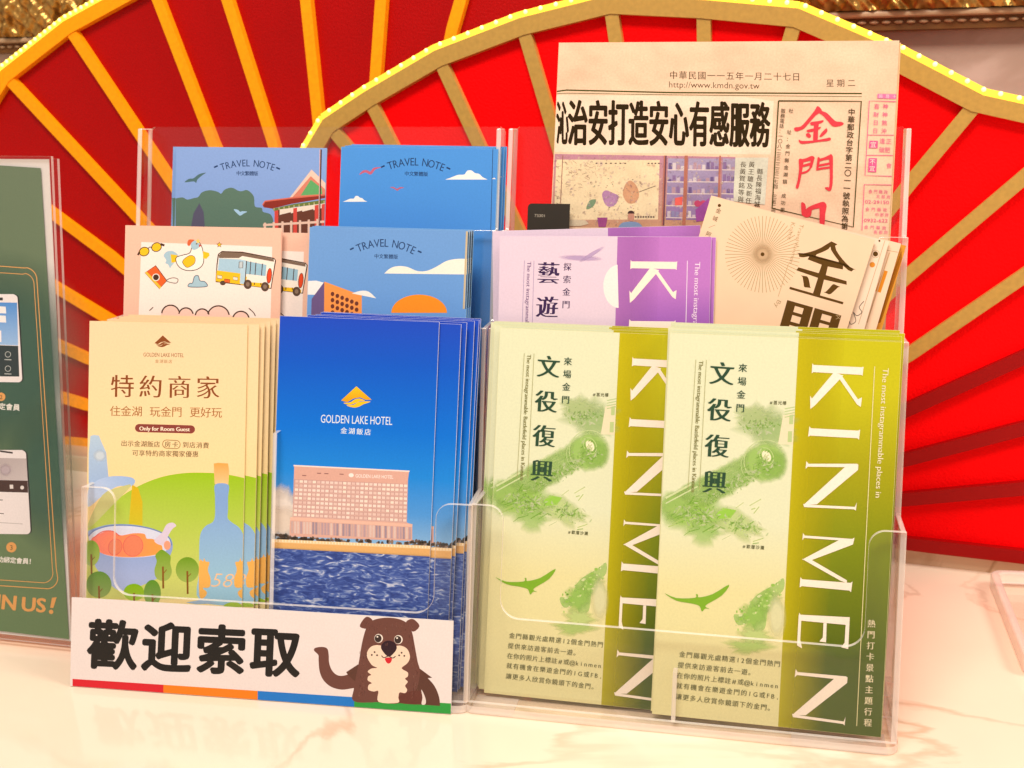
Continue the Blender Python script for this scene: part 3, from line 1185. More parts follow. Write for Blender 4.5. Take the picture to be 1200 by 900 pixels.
PG = Plane(OR, YR, 0.0085, LEAN)
green = Sheet('leaflet', 'front green leaflet with sideways white capitals in the right half of the right holder', 'leaflet', PG,
              (785, 390), (764, 845), (1057, 401), 'ECE2A6', 0.0007, group='green leaflets', part='pages')
kinmen_art(green.art, 'green', green.local)
KM = green.local
green.art.build('cover_print', GLOSSY, green.root)
for c in green.root.children:
    if c.name.startswith('cover_print'):
        GREEN_PRINT = c
green.stack([(-0.0008, 0.0016, 0.0009, .2), (0.0006, 0.0032, 0.0026, -.12), (-0.0003, 0.005, 0.0033, -.3), (0.0010, 0.0068, 0.0049, .25), (0.0001, 0.0085, 0.0057, -.1)],
            'green leaflet pressed behind the right-hand front green one, only its top edge showing', 'green leaflets stacked behind the right front leaflet')

PG2 = Plane(OR, YR, 0.0178, LEAN)


def place_at(plane, tl, left, floor=0.005):
    a, b = plane.uv(*tl), plane.uv(*left)
    d = (a - b).normalized()
    bl = b + d * ((floor - b.y) / d.y)
    return plane.matrix(bl.x, bl.y, math.atan2(d.x, d.y)), (a - bl).length


M2, h2 = place_at(PG2, (586, 384), (567, 814))
left_green = copy_thing(green.root, M2 @ Matrix.Translation((0, 0, h2 - green.h)), 'front green leaflet of the left pile, partly covered by the green leaflet beside it', 'green leaflets')
for du, dn, dv in ((-0.0035, 0.002, 0.0012), (-0.0048, 0.004, 0.0018), (-0.0064, 0.0058, 0.0028), (-0.0050, 0.0076, 0.0036)):
    copy_thing(green.root, left_green.matrix_world @ Matrix.Translation((du, dn, dv)), 'green leaflet behind the partly covered green one, only its left margin and top showing', 'green leaflets stacked behind the left pile')

# purple edition in the middle tier
PP = Plane(OR, YR, 0.0310, LEAN)
PPa = PP.uv(586, 277); PPc = PP.uv(838, 275)
purple_tl = (586, 277)
Mp, hp = place_at(PP, purple_tl, (584, 372))
root = empty('leaflet', Mp @ Matrix.Translation((0, 0, hp - green.h)), 'front purple and lilac leaflet with sideways white capitals in the middle pocket', 'leaflet', 'purple leaflets')
bm = bmesh.new(); box(bm, 0, green.w, 0, 0.0007, 0, green.h)
mesh_obj('pages', bm, mat('paper_lilac', lin('EBD8E6'), 0.6, 0.25, noise=0.03, nscale=60), root)
pa = Art(None); pa.rect = (green.w, green.h); kinmen_art(pa, 'purple', KM); pa.build('cover_print', GLOSSY, root)
purple = root
for du, dn, dv, rz in ((0.0012, 0.002, 0.0005, .3), (0.0024, 0.0045, 0.0012, .6), (-0.001, 0.010, 0.0040, -1.6), (0.004, 0.013, 0.003, 1.0)):
    copy_thing(root, root.matrix_world @ Matrix.Translation((du, dn, dv)) @ Matrix.Rotation(math.radians(rz), 4, 'Y'), 'purple leaflet fanned out behind the front purple one, its upper edge showing', 'purple leaflets stacked behind the front one')

# ------------------------------------------------------------------ cream leaflets, left front pocket
PC = Plane(OL, YL, 0.0095, LEAN)
cream = Sheet('leaflet', 'front cream leaflet with brown title, green hill and blue bottle, left front pocket', 'leaflet', PC,
              (105, 376), (99.5, 700), (290, 380), 'F2D79C', 0.0006, group='cream leaflets', part='pages')
A = cream.art
q = cream.quad()
A.ramp(q, [(0, 'EFD2A8'), (.3, 'F4D8A4'), (.55, 'F8DA9A'), (1, 'F6E0A0')])
br = '8A4A22'


def logo(A, f, col1, col2=None):
    """peak over two waves; f maps the mark's own 0-100 x 0-70 box to pixels"""
    m = lambda pts: [f(*p) for p in pts]
    A.poly(m([(50, 0), (100, 44), (80, 44), (62, 36), (40, 40), (20, 52), (0, 46)]), col1, c2=col2 or col1, g=(f(50, 0), f(50, 50)))
    A.poly(m(spline([(8, 54), (30, 52), (46, 42), (62, 40), (78, 47), (62, 48), (48, 54), (28, 60)], 4)), col1)
    A.poly(m(spline([(18, 62), (40, 60), (56, 51), (76, 49), (96, 50), (74, 58), (58, 66), (40, 69)], 4)), col1)


logo(A, lambda x, y: cK_(455 + x * .98, 165 + y), br)
A.text('GOLDEN LAKE HOTEL', cK_(390, 289), cK_(627, 293), br, h=4.6, ax=.006)
A.chars('金湖飯店', cK_(470, 316), cK_(548, 318), 4.6, 'A26A3A')
A.chars('特約商家', cK_(267, 462), cK_(768, 470), 28.5, br, ax=.012, ay=-.008)
A.chars('住金湖 玩金門 更好玩', cK_(225, 608), cK_(820, 617), 13.0, 'A0622C', ax=.006, ay=-.004)
pill = arc(0, 0, 1, 90, 270, 8)
A.poly([cK_(366 + 25 * x, 708 + 24 * y) for x, y in pill] + [cK_(668 + 25 * -x, 716 + 24 * -y) for x, y in pill], '8A4038')
A.text('Only for Room Guest', cK_(366, 722), cK_(663, 727), 'FBE9D0', h=4.6, ax=.03, ay=-.005)
A.chars('出示金湖飯店', cK_(277, 797), cK_(470, 803), 7.6, '6E4A22', ax=.01, ay=0)
A.line([cK_(525 + 22 * x, 802 + 24 * y) for x, y in pill] + [cK_(584 - 22 * x, 805 - 24 * y) for x, y in pill], .9, 'A27A48', closed=True)
A.chars('房卡', cK_(533, 803), cK_(576, 805), 7.6, '6E4A22', ax=.01)
A.chars('到店消費', cK_(638, 806), cK_(757, 810), 7.6, '6E4A22', ax=.01)
A.chars('可享特約商家獨家優惠', cK_(343, 854), cK_(695, 861), 7.6, '6E4A22', ax=.01)
# picture: statue, hill, bowl, bottle, trees
A.poly(mp(cL_, [(70, 0), (80, -95), (100, -102), (130, -98), (145, -60), (172, 0), (186, 145), (70, 260)]), 'B4CBE0', c2='9CB6DE', g=(cL_(0, -90), cL_(0, 200)))
A.soft(*cL_(135, 20), 9, 8, 'D9E4EC', .8)
A.poly(spline(mp(cL_, [(66, 225), (120, 165), (210, 140), (310, 145), (342, 168), (318, 200), (240, 200), (150, 255), (66, 320)]), 4), '9EBBE6', c2='C4D3F0', g=(cL_(300, 150), cL_(80, 310)))
hill = [cL_(66, 430)] + mp(cL_, spline([(66, 430), (180, 320), (330, 215), (480, 150), (620, 123), (760, 120), (880, 130), (1001, 155)], 5, False)) + [cL_(990, 860), cL_(55, 860)]
A.poly(hill, '9CC41E', c2='D6D878', g=(cL_(600, 120), cL_(560, 800)))
A.poly(spline(mp(cL_, [(66, 420), (150, 250), (250, 205), (320, 195), (200, 320), (90, 430)]), 3), 'D8D890', a=.8)
A.poly(mp(cL_, [(325, 190), (360, 210), (385, 290), (385, 430), (305, 420), (315, 300)]), 'D9B21A', c2='CDC02A', g=(cL_(340, 200), cL_(340, 420)))
A.poly(mp(cL_, [(803, 66), (830, 62), (886, 66), (893, 110), (888, 190), (808, 186)]), 'F0A650', c2='F4C88C', g=(cL_(840, 62), cL_(840, 190)))
bot = spline(mp(cL_, [(812, 188), (888, 190), (886, 260), (886, 340), (884, 385), (910, 412), (950, 440), (978, 490), (985, 560), (985, 700), (985, 880), (722, 870), (718, 690), (718, 540), (728, 470), (758, 430), (795, 410), (810, 370), (810, 260)]), 4)
A.poly(bot, '84A8DC', c2='9CC6DC', g=(cL_(800, 300), cL_(800, 760)))
A.poly(spline(mp(cL_, [(66, 480), (90, 452), (180, 425), (300, 422), (420, 440), (500, 470), (550, 505), (562, 560), (540, 620), (500, 700), (470, 740), (300, 808), (220, 795), (130, 700), (100, 640)]), 4), '8FA6D8', c2='B0BCE4', g=(cL_(300, 560), cL_(300, 800)))
A.poly(spline(mp(cL_, [(72, 490), (110, 455), (200, 432), (330, 432), (450, 455), (530, 495), (550, 545), (480, 600), (330, 617), (180, 605), (90, 550)]), 5), 'D9DCF0')
A.line(spline(mp(cL_, [(68, 492), (110, 455), (200, 430), (330, 430), (450, 453), (535, 494), (556, 545)]), 5, False), 1.4, '6E86C0')
A.poly(spline(mp(cL_, [(85, 510), (130, 480), (180, 460), (225, 470), (260, 487), (330, 475), (395, 478), (410, 505), (450, 510), (500, 550), (480, 595), (330, 615), (180, 603), (100, 560)]), 5), 'F47E6C', c2='F7A24A', g=(cL_(130, 500), cL_(480, 590)))
for cx, cy, rx, ry in ((225, 555, 40, 48), (330, 548, 58, 62)):
    A.poly(mp(cL_, ellipse(cx, cy, rx, ry, .3)), 'F58C68', a=.85)
    A.line(mp(cL_, ellipse(cx, cy, rx, ry, .3)), .7, 'E2605C', closed=True)
A.line(mp(cL_, spline([(100, 500), (150, 465), (210, 462), (250, 490)], 4, False)), 1.0, 'E0605C')
A.poly(spline(mp(cL_, [(455, 515), (500, 470), (525, 425), (560, 412), (583, 430), (560, 450), (535, 490), (515, 540), (480, 540)]), 4), 'DCCDE0')
A.disc(*cL_(530, 545), 4, 5.4, 'F0A080')


def tree(cx, cy, rx, ry, y1, c1, c2, pts=None):
    f = mp(cL_, ellipse(cx, cy, rx, ry, n=26)) if not pts else spline(mp(cL_, pts), 4)
    A.poly(f, c1, c2=c2, g=(cL_(cx, cy - ry), cL_(cx, cy + ry)))
    A.line(mp(cL_, [(cx, cy + ry * .1), (cx + 2, y1)]), 2.2, '8C5A22')
    A.line(mp(cL_, [(cx, cy + ry * .6), (cx + 22, cy + ry * .3)]), 1.0, '8C5A22')


tree(85, 590, 50, 75, 720, '7FA52A', 'A6BC58')
tree(648, 688, 68, 74, 830, '6E9A1E', 'A4BA58')
tree(505, 660, 48, 90, 798, '76A024', 'A2B65A', [(500, 570), (525, 585), (550, 610), (548, 650), (557, 700), (540, 740), (505, 755), (465, 735), (455, 690), (468, 640), (460, 605), (480, 580)])
tree(130, 775, 74, 78, 870, '5E8F28', '96AC5A')
tree(335, 820, 60, 50, 880, '86B80E', 'A9C83E')
tree(443, 825, 50, 78, 880, '5F9428', '93AE5E')
for sgn, x0 in ((1, 718), (-1, 988)):
    A.poly(spline(mp(cL_, [(x0, 640), (x0 + sgn * 22, 640), (x0 + sgn * 28, 620), (x0 + sgn * 38, 640), (x0 + sgn * 60, 645), (x0 + sgn * 50, 690), (x0 + sgn * 66, 740), (x0 + sgn * 60, 790), (x0 + sgn * 20, 795), (x0 + sgn * 45, 820), (x0 + sgn * 30, 850), (x0, 840)]), 3), 'F2B45A')
A.text('58', cL_(785, 788), cL_(905, 792), 'F3C79C', h=16, ax=-.012, ay=-.01, shear=.25)
A.poly(mp(cL_, [(640, 880), (740, 862), (830, 885), (700, 890)]), '9DB8D4')
A.poly(mp(cL_, spline([(870, 890), (905, 878), (940, 880), (960, 890), (985, 905), (870, 905)], 3)), 'A2C03A')
A.build('cover_print', MATTE, cream.root)
offs = [(0.0063, 0.0012, 0.0002, 0.0), (0.0078, 0.0034, 0.0012, .22), (0.0113, 0.0056, 0.0017, -.12), (0.0122, 0.0080, 0.0030, .3), (0.0149, 0.0102, 0.0033, .02), (0.0158, 0.0128, 0.0043, .2)]
cream.stack(offs, 'cream leaflet behind the front cream one, only its right edge and top showing', 'cream leaflets stacked behind the front one')

# ------------------------------------------------------------------ blue leaflets, beside the cream ones
PB = Plane(OL, YL, 0.0090, LEAN)
blue = Sheet('leaflet', 'front blue leaflet picturing a pink hotel block above dark sea water', 'leaflet', PB,
             (328, 370), (312.5, 700), (515, 375), 'E6E6F2', 0.0006, group='blue leaflets', part='pages')
A = blue.art
q = blue.quad()
A.ramp(q, [(0, '1C48C0'), (.12, '0856C8'), (.30, '0070D8'), (.42, '1A86DE'), (.52, '4E96DC'), (.60, '86B4DE'), (.66, 'B4CCDC'), (.72, 'D8D4C8'), (1, 'D8D4C8')])
A.soft(*cN_(110, 260), 24, 20, 'ECE2DC', .95, jag=.15)
A.soft(*cN_(150, 320), 26, 30, 'E8DCD2', .9, jag=.15)
A.soft(*cN_(120, 380), 30, 22, 'EBD9C8', .8, jag=.15)
logo(A, lambda x, y: cM_(414 + x * 1.66, 428 + y * 1.66), 'F2C41A', 'D99A10')
A.text('GOLDEN LAKE HOTEL', cM_(304, 624), cM_(690, 637), 'DDE8F2', h=9.4, ax=.004)
A.chars('金湖飯店', cM_(429, 667), cM_(558, 675), 7.8, 'DDE8F2', ax=.015, ay=.005)
# hotel
wall_ = [(207, 74), (828, 103), (822, 150), (815, 380), (845, 390), (845, 480), (180, 455), (185, 362), (198, 350)]
A.poly(mp(cN_, wall_), 'D9A898')
A.line(mp(cN_, [(203, 72), (830, 103)]), 1.6, 'F3DCD2')
A.poly(mp(cN_, [(207, 145), (822, 172), (816, 382), (200, 350)]), 'C59A92')


def hot(u, v):
    x0, x1 = 210 - 10 * v, 822 - 6 * v
    y0, y1 = 147 + 25 * u, 350 + 32 * u
    return cN_(x0 + (x1 - x0) * u, y0 + (y1 - y0) * v)


for j in range(9):
    for i in range(26):
        u0, v0 = (i + .12) / 26, (j + .12) / 9
        u1, v1 = (i + .88) / 26, (j + .72) / 9
        A.poly([hot(u0, v0), hot(u1, v0), hot(u1, v1), hot(u0, v1)], random.choice(['E8CDC2', 'EDD8CC', 'E2C4B8', 'DDBBB0', 'F0DCCC']))
        A.layer -= 1
A.layer += 1
for j in range(9):
    A.line([hot(0, (j + .9) / 9), hot(1, (j + .9) / 9)], .7, 'D9B0A4')
A.poly(mp(cN_, [(186, 350), (846, 388), (846, 404), (184, 368)]), 'E6B8A4')
for i in range(40):
    x = 190 + 16.3 * i
    y = 372 + (x - 190) * .052
    A.poly(mp(cN_, [(x, y), (x + 12, y + .6), (x + 12, y + 66), (x, y + 66)]), random.choice(['C7A8A2', 'B79AA0', 'D9BEB4', '9F8C98']))
    A.layer -= 1
A.layer += 1
A.disc(*cN_(515, 124), 3.0, 2.4, 'F6E6DE')
A.text('GOLDEN LAKE HOTEL', cN_(538, 136), cN_(742, 143), 'F6E6DE', h=4.0, ax=.012, ay=.01)
for x, y in ((330, 113), (370, 115), (452, 118), (250, 125)):
    A.line(mp(cN_, [(x, y), (x + 22, y + 1)]), 1.0, '8A5C58')
for k in range(150):                                             # shrubs along the shore
    x = random.uniform(78, 1078)
    y = 462 + (x - 78) * .045 + random.uniform(-18 if 180 > x or x > 820 else -8, 8)
    A.disc(*cN_(x, y), random.uniform(1.2, 3.2), random.uniform(1.2, 3.0), random.choice(['6E5A4E', '5A4A40', '8C7464', '4C4A46']), n=7)
    A.layer -= 1
A.layer += 1
A.poly(mp(cN_, [(60, 474), (1100, 520), (1100, 580), (60, 520)]), 'E2AE6C')
A.poly(mp(cN_, [(60, 468), (1100, 513), (1100, 530), (60, 485)]), 'F0CF9E')
for k in range(60):
    x = 78 + k * 16.8
    A.line(mp(cN_, [(x, 470 + (x - 78) * .044), (x, 482 + (x - 78) * .044)]), .9, 'FBE8CC')
    A.layer -= 1
A.layer += 1
A.build('cover_print', GLOSSY, blue.root)
SEA = bpy.data.materials.new('printed_sea')
SEA.use_nodes = True
nt = SEA.node_tree
p = nt.nodes['Principled BSDF']; p.inputs['Roughness'].default_value = .32
tc = nt.nodes.new('ShaderNodeTexCoord')
m_ = nt.nodes.new('ShaderNodeMapping'); m_.inputs['Scale'].default_value = (1, 1, 3.2); m_.inputs['Rotation'].default_value = (0, .12, 0)
nt.links.new(tc.outputs['Object'], m_.inputs['Vector'])
n_ = nt.nodes.new('ShaderNodeTexNoise'); n_.inputs['Scale'].default_value = 130; n_.inputs['Detail'].default_value = 5; n_.inputs['Distortion'].default_value = 1.6
nt.links.new(m_.outputs[0], n_.inputs['Vector'])
r_ = nt.nodes.new('ShaderNodeValToRGB')
r_.color_ramp.elements[0].position = .36; r_.color_ramp.elements[0].color = (*lin('20387E', 1.0), 1)
r_.color_ramp.elements[1].position = .72; r_.color_ramp.elements[1].color = (*lin('D2D2DC', 1.0), 1)
e_ = r_.color_ramp.elements.new(.52); e_.color = (*lin('3C569E', 1.0), 1)
e_ = r_.color_ramp.elements.new(.60); e_.color = (*lin('7286B6', 1.0), 1)
nt.links.new(n_.outputs[0], r_.inputs[0]); nt.links.new(r_.outputs[0], p.inputs['Base Color'])
bm = bmesh.new()
va = min(blue.local(*cN_(60, 520))[1], blue.local(*cN_(840, 556))[1])
vs_ = [bm.verts.new((u, -0.0007, v_)) for u, v_ in ((0, 0), (blue.w, 0), (blue.w, blue.local(*cN_(838, 556))[1]), (0, blue.local(*cN_(72, 516))[1]))]
bm.faces.new(vs_)
mesh_obj('sea_print', bm, SEA, blue.root)
blue.stack([(0.0112, 0.0016, -0.0006, .1), (0.0122, 0.0040, 0.0012, .55), (0.0164, 0.0082, 0.0018, .3), (0.0170, 0.0108, 0.0031, .7), (0.0187, 0.0132, 0.0034, .35)],
           'blue leaflet behind the front hotel leaflet, showing a strip along its right side', 'blue leaflets stacked behind the front one')

# ------------------------------------------------------------------ pink picture booklets, left middle pocket
PM = Plane(OL, YL, 0.0320, LEAN)
pink = Sheet('booklet', 'front pink booklet with drawn rooster, bus, camera and sunglasses', 'booklet', PM,
             (147, 264), (144, 366), (330.5, 266), 'F2C4AC', 0.0012, group='pink booklets', part='pages')
A = pink.art
A.poly(pink.quad(), 'F0BEA6')
A.poly(mp(cC_, [(128, 168), (895, 196), (885, 640), (112, 610)]), 'F7E6DC')
bk = '4A2E22'
yl, gy = 'F2C024', 'A6C4D2'
for cx, cy in ((145, 224), (217, 198)):
    A.outline(mp(cC_, ellipse(cx, cy, 29, 25, -.4)), yl, bk, 1.0)
A.line(mp(cC_, [(168, 205), (180, 196), (190, 205)]), 1.1, bk)
A.line(mp(cC_, [(240, 180), (264, 188)]), 2.6, bk); A.line(mp(cC_, [(118, 225), (108, 245)]), 2.2, bk)
A.poly(spline(mp(cC_, [(345, 262), (300, 250), (275, 262), (258, 250), (275, 225), (310, 220), (340, 240)]), 3), gy)
A.poly(mp(cC_, [(262, 255), (300, 240), (325, 285), (312, 300), (296, 322), (285, 300), (268, 292), (275, 275)]), gy)
A.poly(mp(cC_, [(300, 240), (340, 245), (332, 285), (305, 290)]), yl)
body_ = spline(mp(cC_, [(332, 260), (370, 245), (412, 232), (424, 195), (430, 170), (455, 162), (475, 180), (490, 225), (492, 290), (462, 325), (410, 336), (365, 325), (338, 298)]), 4)
A.outline(body_, 'FBF0E4', bk, .9)
A.poly(spline(mp(cC_, [(418, 185), (430, 162), (455, 160), (470, 178), (462, 205), (430, 214)]), 3), gy)
A.poly(spline(mp(cC_, [(398, 185), (405, 155), (440, 156), (424, 170), (412, 190)]), 3), 'D9653A')
A.poly(mp(cC_, [(465, 180), (482, 188), (466, 200)]), 'C94A34')
A.disc(*cC_(452, 178), .9, None, bk)
A.outline(spline(mp(cC_, [(370, 280), (410, 248), (440, 256), (440, 292), (405, 316), (385, 310)]), 4), yl, bk, .6)
A.poly(mp(cC_, [(490, 222), (525, 232), (528, 246), (510, 266), (490, 264)]), yl)
star = [cC_(585 + (17 if k % 2 == 0 else 7) * math.sin(k * math.pi / 5), 184 - (17 if k % 2 == 0 else 7) * math.cos(k * math.pi / 5)) for k in range(10)]
A.outline(star, yl, bk, .7)
A.poly([(x - 25, y - 4) for x, y in star], 'F0C860')
A.outline(mp(cC_, [(150, 348), (212, 306), (278, 395), (235, 442)]), 'E8622A', bk, .9)
A.poly(mp(cC_, [(150, 348), (160, 341), (246, 432), (235, 442)]), 'F0BE3A')
A.disc(*cC_(214, 375), 4.4, None, 'EFE6DA'); A.disc(*cC_(214, 375), 3.4, None, bk)
A.line(spline(mp(cC_, [(275, 392), (310, 378), (342, 385), (335, 408), (300, 405), (280, 398)]), 4), .9, '6A6058')
A.outline(spline(mp(cC_, [(405, 430), (412, 410), (428, 408), (440, 370), (462, 366), (472, 395), (500, 400), (516, 425), (480, 432)]), 4), gy, '5A6A74', .9)


def bus(A, f, cut=False):
    m = lambda pts: [f(*p) for p in pts]
    A.outline(m([(572, 300), (580, 240), (600, 224), (720, 228), (905, 264), (915, 275), (888, 440), (720, 418), (565, 400)]), 'F6EADC', bk, 1.3)
    A.poly(m([(582, 246), (600, 226), (720, 231), (905, 268), (905, 284), (720, 250), (700, 262), (584, 262)]), '7E6656')
    A.poly(m([(584, 264), (712, 270), (708, 352), (576, 338)]), 'A9C9DC')
    A.poly(m([(570, 334), (708, 352), (712, 416), (565, 398)]), 'F2C022')
    A.poly(m([(712, 360), (880, 420), (880, 438), (712, 418)]), 'F2C022')
    A.poly(m([(738, 278), (862, 302), (856, 368), (735, 356)]), '98BED0')
    A.poly(m([(712, 270), (742, 276), (736, 416), (706, 412)]), 'B6D2E2')
    for x in (745, 770, 800, 838):
        A.line(m([(x, 274 + (x - 720) * .18), (x - 10, 420)]), 1.0, bk)
    A.poly(m([(748, 356), (858, 368), (858, 410), (744, 402)]), 'F6EADC')
    A.outline(m(ellipse(878, 366, 14, 44, .1)), 'E04A24', bk, .6)
    for x, y in ((752, 416), (853, 430), (606, 408)):
        r = 26 if x > 700 else 18
        A.outline(m(ellipse(x, y, r * .85, r if x > 700 else 12)), '5C4638', bk, .6)
        if x > 700: A.poly(m(ellipse(x, y, r * .42, r * .5)), '8C7462')
    A.outline(m([(702, 284), (724, 284), (722, 320), (700, 320)]), 'C4CCD0', bk, .7)
    A.outline(m([(616, 384), (648, 388), (646, 408), (614, 404)]), 'E0622A', bk, .5)
    for x in (588, 680):
        A.outline(m([(x - 14, 362 + (x - 588) * .1), (x + 14, 366 + (x - 588) * .1), (x + 12, 384 + (x - 588) * .1), (x - 14, 380 + (x - 588) * .1)]), 'E6E0C8', bk, .5)


bus(A, cC_)
A.line(mp(cC_, spline([(176, 570), (198, 550)], 3, False)), 1.0, bk)
bub = arc(300, 590, 52, 200, 345, 10) + arc(390, 596, 42, 200, 350, 10) + arc(485, 600, 40, 195, 340, 10) + arc(580, 606, 64, 205, 345, 12) + arc(712, 622, 48, 200, 350, 10)
A.poly(mp(cC_, bub + [(780, 720), (210, 690)]), 'F3CABA')
for o in ((300, 590, 52, 185, 345), (390, 596, 42, 190, 350), (485, 600, 40, 185, 350), (580, 606, 64, 195, 350), (712, 622, 48, 195, 355)):
    A.line(mp(cC_, arc(o[0], o[1], o[2], o[3], o[4], 12)), 1.6, bk)
A.line(mp(cC_, spline([(758, 556), (785, 580), (797, 602)], 3, False)), 1.0, bk)
A.line(mp(cC_, [(950, 110), (944, 600)]), .8, 'E0A890')
A.build('cover_print', MATTE, pink.root)
copy_thing(pink.root, pink.M @ Matrix.Translation((0.0168, 0.005, -0.0020)), 'pink booklet behind the drawn-rooster one, only the rear of its bus showing', 'pink booklets')

# ------------------------------------------------------------------ travel notebooks
navy = '1E3A66'


def note_title(A, p0, pm, p1, d0, d1, sub0, sub1, size):
    A.arc_text('TRAVEL NOTE', p0, pm, p1, size, navy, ax=.008)
    A.text('-', (d0[0] - 2.2, d0[1] + 1), (d0[0] + 2.2, d0[1] - 1), navy)
    A.text('-', (d1[0] - 2.2, d1[1] - 1), (d1[0] + 2.2, d1[1] + 1), navy)
    A.chars('中文繁體版', sub0, sub1, 5.6, navy, ax=.016, ay=.01)


def bird(A, c, pts, col):
    A.poly(spline(mp(c, pts), 3), col)


def cloud(A, c, x, y, w, h, col='F3EEEA'):
    pts = [(0, 0), (.12, -.18), (.3, -.5), (.45, -.55), (.52, -.95), (.62, -.98), (.7, -.7), (.8, -.6), (.88, -.25), (1, 0)]
    A.poly(spline([c(x + a * w, y + b * h) for a, b in pts], 4, False), col)


# middle tier: orange building and sun
N1 = Plane(OL, YL, 0.0310, LEAN)
note = Sheet('notebook', 'blue notebook with orange building and orange half sun on its cover', 'notebook', N1,
             (363, 266), (360, 360), (550, 271), '8FC4EA', 0.0011, group='blue notebooks', part='pages')
A = note.art
A.poly(note.quad(), '6E9CD6', c2='4F92DA', g=((450, 266), (450, 370)))
note_title(A, cD_(341, 196), cD_(480, 168), cD_(620, 208), cD_(318, 195), cD_(643, 210), cD_(434, 215), cD_(530, 218), 13.2)
A.poly(mp(cD_, spline([(473, 302), (505, 275), (545, 265), (590, 270), (640, 290), (690, 288), (740, 265), (790, 238), (860, 228), (970, 236)], 4, False) + [(970, 308)]), 'F2EBDC')
A.poly(mp(cD_, [(85, 340), (130, 338), (170, 348), (165, 410), (82, 408)]), 'EDEBE8')
A.poly(mp(cD_, [(172, 343), (360, 412), (360, 700), (168, 700)]), 'F3974A')
A.poly(mp(cD_, [(172, 343), (108, 430), (100, 700), (168, 700)]), '6A5482')
for j in range(6):
    for i in range(6):
        A.disc(*cD_(213 + i * 24.2, 405 + i * 9.6 + j * 31), 2.2, 2.6, '6E3426', n=12)
        A.layer -= 1
A.layer += 1
A.poly(mp(cD_, spline([(310, 402), (350, 390), (385, 390), (410, 405), (432, 427)], 4, False)), 'F0EBE2')
A.poly(mp(cD_, ellipse(648, 500, 140, 92, n=30, a0=180, a1=360)), 'F78F1E')
A.build('cover_print', GLOSSY, note.root)
bm = bmesh.new(); box(bm, 0, note.w, 0.0, 0.0009, 0, note.h)
A = note.art
A.line(mp(cD_, [(888, 90), (872, 480)]), 2.2, 'C9B48C'); A.line(mp(cD_, [(897, 95), (883, 480)]), 1.6, '3C4654')
A.build('fold_line', MATTE, note.root)
note.stack([(0.0004, 0.003, 0.0008, .05), (0.0008, 0.006, 0.0014, .1)], 'plain-edged blue notebook directly behind the orange-building one, only its top edge showing', 'blue notebooks behind the orange-building one')

# top tier left: trees and temple
N2 = Plane(OL, YL, 0.0585, LEAN)
temple = Sheet('notebook', 'blue notebook with dark green trees and red temple roof', 'notebook', N2,
               (207, 172), (204, 262), (383, 172), '86BCE6', 0.0011, group='blue notebooks', part='pages')
A = temple.art
A.poly(temple.quad(), '86A4DA', c2='7A9CDA', g=((290, 172), (290, 270)))
note_title(A, cA_(432, 328), cA_(600, 300), cA_(768, 330), cA_(408, 323), cA_(786, 334), cA_(543, 344), cA_(654, 345), 11.6)
bird(A, cA_, [(198, 402), (225, 380), (255, 376), (290, 350), (335, 340), (310, 358), (280, 385), (272, 405), (255, 396)], '4E6E72')
A.poly([cA_(140, 760)] + mp(cA_, spline([(140, 505), (185, 498), (215, 512), (255, 503), (285, 495), (310, 465), (360, 452), (410, 462), (432, 474), (455, 448), (500, 436), (540, 455), (565, 458), (600, 452), (640, 490), (648, 555), (690, 565), (700, 590), (745, 605), (764, 640), (768, 700)], 4, False)) + [cA_(768, 760)], '5C7868')
A.poly(mp(cA_, [(240, 680), (255, 600), (293, 535), (320, 590), (327, 680), (327, 740), (236, 740)]), '57546A')
bird(A, cA_, [(512, 575), (540, 578), (552, 590), (570, 586), (598, 590), (578, 600), (556, 614), (540, 606)], 'A8CCE8')
A.poly(mp(cA_, [(1010, 320), (1112, 420), (1112, 480), (870, 500)]), 'EBC8B4')
A.poly(mp(cA_, [(1005, 362), (1095, 445), (1100, 485), (885, 500)]), 'D9826A')
A.poly(mp(cA_, [(1005, 385), (1075, 440), (1078, 478), (940, 486)]), '62A866')
A.poly(mp(cA_, [(695, 545), (712, 520), (880, 500), (1112, 480), (1112, 500), (880, 540), (760, 570), (705, 562)]), '8E2E22')
A.line(mp(cA_, [(697, 547), (712, 523), (880, 502), (1112, 480)]), 1.6, 'D96A54')
A.poly(mp(cA_, [(760, 570), (900, 540), (1112, 510), (1112, 535), (900, 560), (770, 588)]), '6E7A3A')
for k in range(11):
    A.line(mp(cA_, [(770 + 32 * k, 566 - k * 4.6), (770 + 32 * k, 582 - k * 4.6)]), 1.0, 'C9BE8A')
A.poly(mp(cA_, [(790, 580), (1112, 535), (1112, 740), (790, 740)]), '6A3A2A')
for k in range(4):
    x = 806 + k * 72
    A.poly(mp(cA_, [(x, 575 - k * 10), (x + 80, 565 - k * 10), (x + 80, 590 - k * 10), (x, 610 - k * 10)]), 'F0DCC8')
for x in (785, 905, 1042, 1086):
    A.poly(mp(cA_, [(x - 12, 585 - (x - 785) * .14), (x + 12, 580 - (x - 785) * .14), (x + 12, 740), (x - 12, 740)]), 'DA4A3E')
A.poly(mp(cA_, [(700, 668), (1112, 645), (1112, 660), (700, 682)]), 'EBC4AE')
for k in range(8):
    x = 712 + k * 56
    A.poly(mp(cA_, [(x - 7, 660 - k * 4), (x + 7, 660 - k * 4), (x + 7, 740), (x - 7, 740)]), 'EBC4AE')
A.line(mp(cA_, [(1070, 192), (1058, 670)]), 2.2, '4A2A2A'); A.line(mp(cA_, [(1064, 192), (1056, 670)]), .8, 'E8B8B0')
A.build('cover_print', GLOSSY, temple.root)
temple.stack([(-0.0030, 0.003, 0.0005, 0), (-0.0052, 0.0060, 0.0010, 0.05)], 'pale blue notebook behind the temple one, its left edge showing as a light band', 'blue notebooks behind the temple one')

